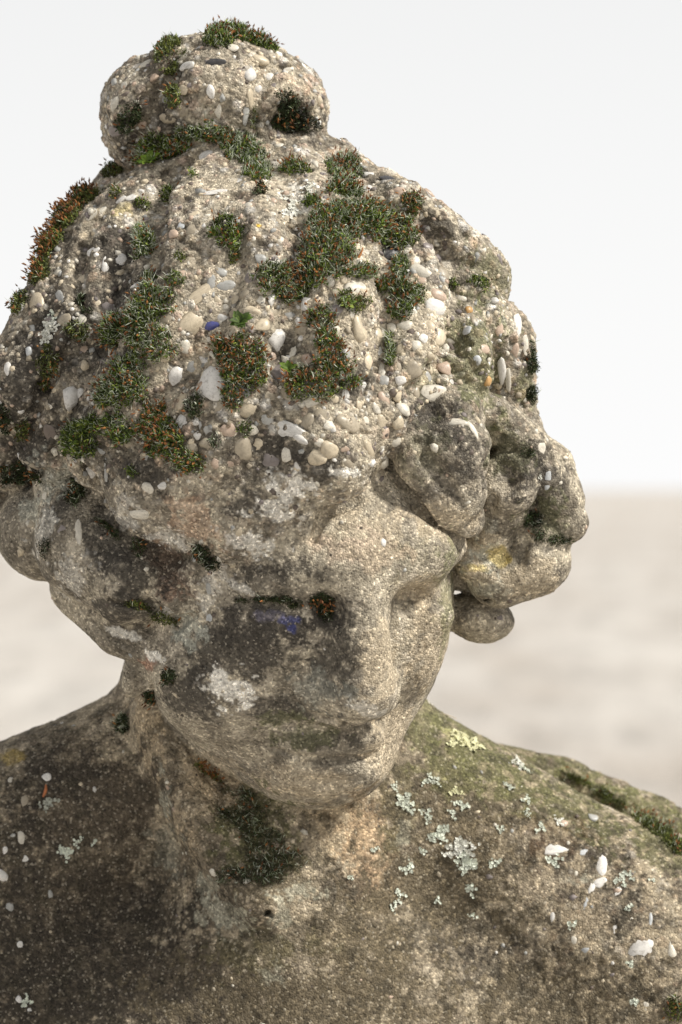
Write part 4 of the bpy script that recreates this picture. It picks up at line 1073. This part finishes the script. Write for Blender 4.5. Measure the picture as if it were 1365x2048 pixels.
# ------------------------------------------------------------------ lichens, crusts that belong to the stone
def lichen(u, v, r, col=(.50, .56, .48), n=60, lobe=4.0, name='lichen', lab=None, ecc=1.0, ang=0):
    h, nn = anchor(u, v)
    N0 = nn; A = np.cross(N0, [0.1, 1, 0.2]); A /= np.linalg.norm(A); Bx = np.cross(N0, A)
    vv = []; ff = []; cc = []; k = 0
    arms = max(3, int(n / 9))
    for a in range(arms):
        th = 2 * math.pi * a / arms + rng.uniform(-.4, .4); p = np.array([0., 0.]) + rng.normal(size=2) * r * .15
        rr = r * rng.uniform(.5, 1.15)
        steps = max(2, int(rr / (lobe * .9)))
        for s_ in range(steps):
            th += rng.uniform(-.5, .5); p = p + np.array([math.cos(th), math.sin(th)]) * rr / steps
            for b in range(2):
                q = p + rng.normal(size=2) * lobe * .8
                rad = lobe * rng.uniform(.5, 1.05)
                tl = rng.normal(size=2) * .35
                c = h + A * q[0] + Bx * q[1] * ecc
                # sit on the actual surface
                un, vn = pix(c[None]); hh, n2, fi = hit2(float(un[0]), float(vn[0]))
                if hh is None or np.linalg.norm(hh - c) > r * 1.3 + 25: continue
                c = hh + N0 * rng.uniform(.8, 3.4)
                m = 7; base = len(vv)
                vv.append(c - N0 * .3)
                for i in range(m):
                    an = 2 * math.pi * i / m; ra = rad * rng.uniform(.65, 1.25)
                    o2 = np.array([math.cos(an), math.sin(an)]) * ra
                    vv.append(c + A * o2[0] + Bx * o2[1] + N0 * (o2 @ tl + .9))
                ff += [[base, base + 1 + i, base + 1 + (i + 1) % m] for i in range(m)]
                t_ = rng.uniform(.75, 1.12)
                cc += [np.array(col) * t_ * .8] + [np.array(col) * t_ * 1.1] * m
    if not ff: return
    lab = LNAME[int(fl[hit2(u, v)[2]])] if hit2(u, v)[2] is not None else 'torso'
    if lab == 'hair_curl' and u > 682: lab = 'hair_curl_r'
    Wp = to_world(np.array(vv)); Wp[:, 1] -= .06
    me = fast_mesh(name, Wp, ff, smooth=False)
    ca = me.color_attributes.new('tint', 'FLOAT_COLOR', 'POINT')
    ca.data.foreach_set('color', np.c_[np.clip(cc, 0, .85), np.ones(len(vv))].astype(np.float32).ravel())
    link(name, me, M_LICH, PARTS[lab])
LG = (.66, .70, .60); LW = (.76, .76, .68); LY = (.70, .69, .44)
for a in ((925, 1482, 30, LY, 90, 5), (950, 1492, 20, LY, 40, 5), (905, 1485, 16, LY, 30, 4.5), (1035, 1528, 26, LW, 50, 4), (1052, 1540, 14, LG, 24, 3.6), (857, 1558, 15, LG, 36, 3.6), (873, 1566, 9, LG, 20, 3),
          (788, 1575, 11, LG, 26, 3.2), (812, 1602, 20, LG, 60, 4), (820, 1618, 13, LG, 30, 3.4), (912, 1585, 14, LY, 36, 3.6), (922, 1608, 13, LG, 36, 3.6), (853, 1625, 12, LG, 26, 3.2), (857, 1638, 8, LG, 20, 3),
          (906, 1628, 10, LG, 24, 3.2), (1020, 1573, 13, LG, 36, 3.4), (1052, 1600, 12, LG, 26, 3.2), (1055, 1625, 9, LG, 20, 3), (880, 1665, 22, LG, 60, 4), (865, 1672, 12, LG, 26, 3.6), (922, 1690, 24, LW, 70, 4.4),
          (930, 1725, 22, LG, 70, 4.4), (898, 1705, 16, LW, 36, 4), (990, 1725, 12, LG, 30, 3.6), (817, 1735, 13, LG, 34, 3.6), (842, 1703, 8, LG, 18, 3), (750, 1700, 10, LG, 20, 3), (940, 1775, 14, LG, 36, 3.6),
          (800, 1792, 14, LG, 34, 3.6), (786, 1810, 11, LG, 26, 3.4), (875, 1802, 8, LG, 18, 3), (1105, 1722, 17, LG, 44, 3.8), (1085, 1660, 12, LG, 26, 3.4), (1122, 1645, 11, LW, 22, 3.4), (1240, 1762, 16, LG, 34, 3.6),
          (1260, 1752, 12, LG, 26, 3.6), (1305, 1762, 8, LG, 18, 3), (1143, 1850, 11, LG, 26, 3.2), (1262, 1928, 9, LG, 22, 3), (1258, 1815, 8, LG, 16, 3), (1268, 2005, 14, LG, 26, 3.6), (945, 1830, 7, LG, 14, 3),
          (133, 1703, 17, LG, 60, 3.4), (158, 1683, 9, LG, 22, 3), (98, 1605, 18, PG, 40, 3.4), (190, 1682, 5, LG, 12, 2.6), (52, 2003, 12, LG, 30, 3.4),
          (100, 655, 20, LW, 90, 3.4), (95, 675, 16, LW, 50, 3.2), (105, 635, 12, LG, 30, 3), (1078, 953, 9, LW, 24, 2.6), (1000, 1660, 9, LG, 18, 3), (700, 1755, 6, LG, 12, 2.6), (585, 420, 22, LW, 60, 4), (620, 378, 18, LW, 40, 4), (570, 395, 14, LW, 30, 4)):
    lichen(a[0], a[1], a[2] * .95, a[3], int(a[4] * 1.2), a[5] * .95)

# ------------------------------------------------------------------ small litter
def needle(label, u, v, L, ang, r, col, name, cat, tilt=.1):
    h, n = anchor(u, v)
    d = np.array([math.cos(R(ang)), math.sin(R(ang)), 0.]); d = d - n * (d @ n) + n * tilt; d /= np.linalg.norm(d)
    a = np.cross(d, n); a /= np.linalg.norm(a); vv = []; ff = []
    for i in range(6):
        f = i / 5; rr = r * (.35 + .65 * math.sin(math.pi * (.12 + .8 * f))); c = h + n * (r + 1) + d * L * (f - .5) + a * 2.5 * math.sin(f * 3)
        for k in range(6):
            t = k * math.pi / 3; vv.append(c + (a * math.cos(t) + n * math.sin(t)) * rr)
        if i:
            for k in range(6): ff.append([6 * (i - 1) + k, 6 * (i - 1) + (k + 1) % 6, 6 * i + (k + 1) % 6, 6 * i + k])
    org = to_world(h)
    me = fast_mesh(name, to_world(np.array(vv)) - org, ff)
    o = link(name, me, solid(name + '_brown', col, .6)); o.location = org
    tag(o, label, cat)
needle('small orange brown bud scale lying on the left shoulder', 90, 1583, 26, 82, 3.4, (.40, .14, .05), 'bud_scale', 'bud scale')
needle('thin pale dry grass stalk on the right shoulder near the neck', 893, 1421, 44, -28, 1.0, (.60, .50, .34), 'dry_stalk', 'stalk', .2)
needle('rusty brown leaf stalk between pebbles on the crown moss', 716, 512, 34, 60, 2.4, (.42, .17, .05), 'leaf_stalk', 'stalk', .5)
print('objects', len(bpy.data.objects), 'tris', sum(len(me.loops) - 2 * len(me.polygons) for me in bpy.data.meshes))
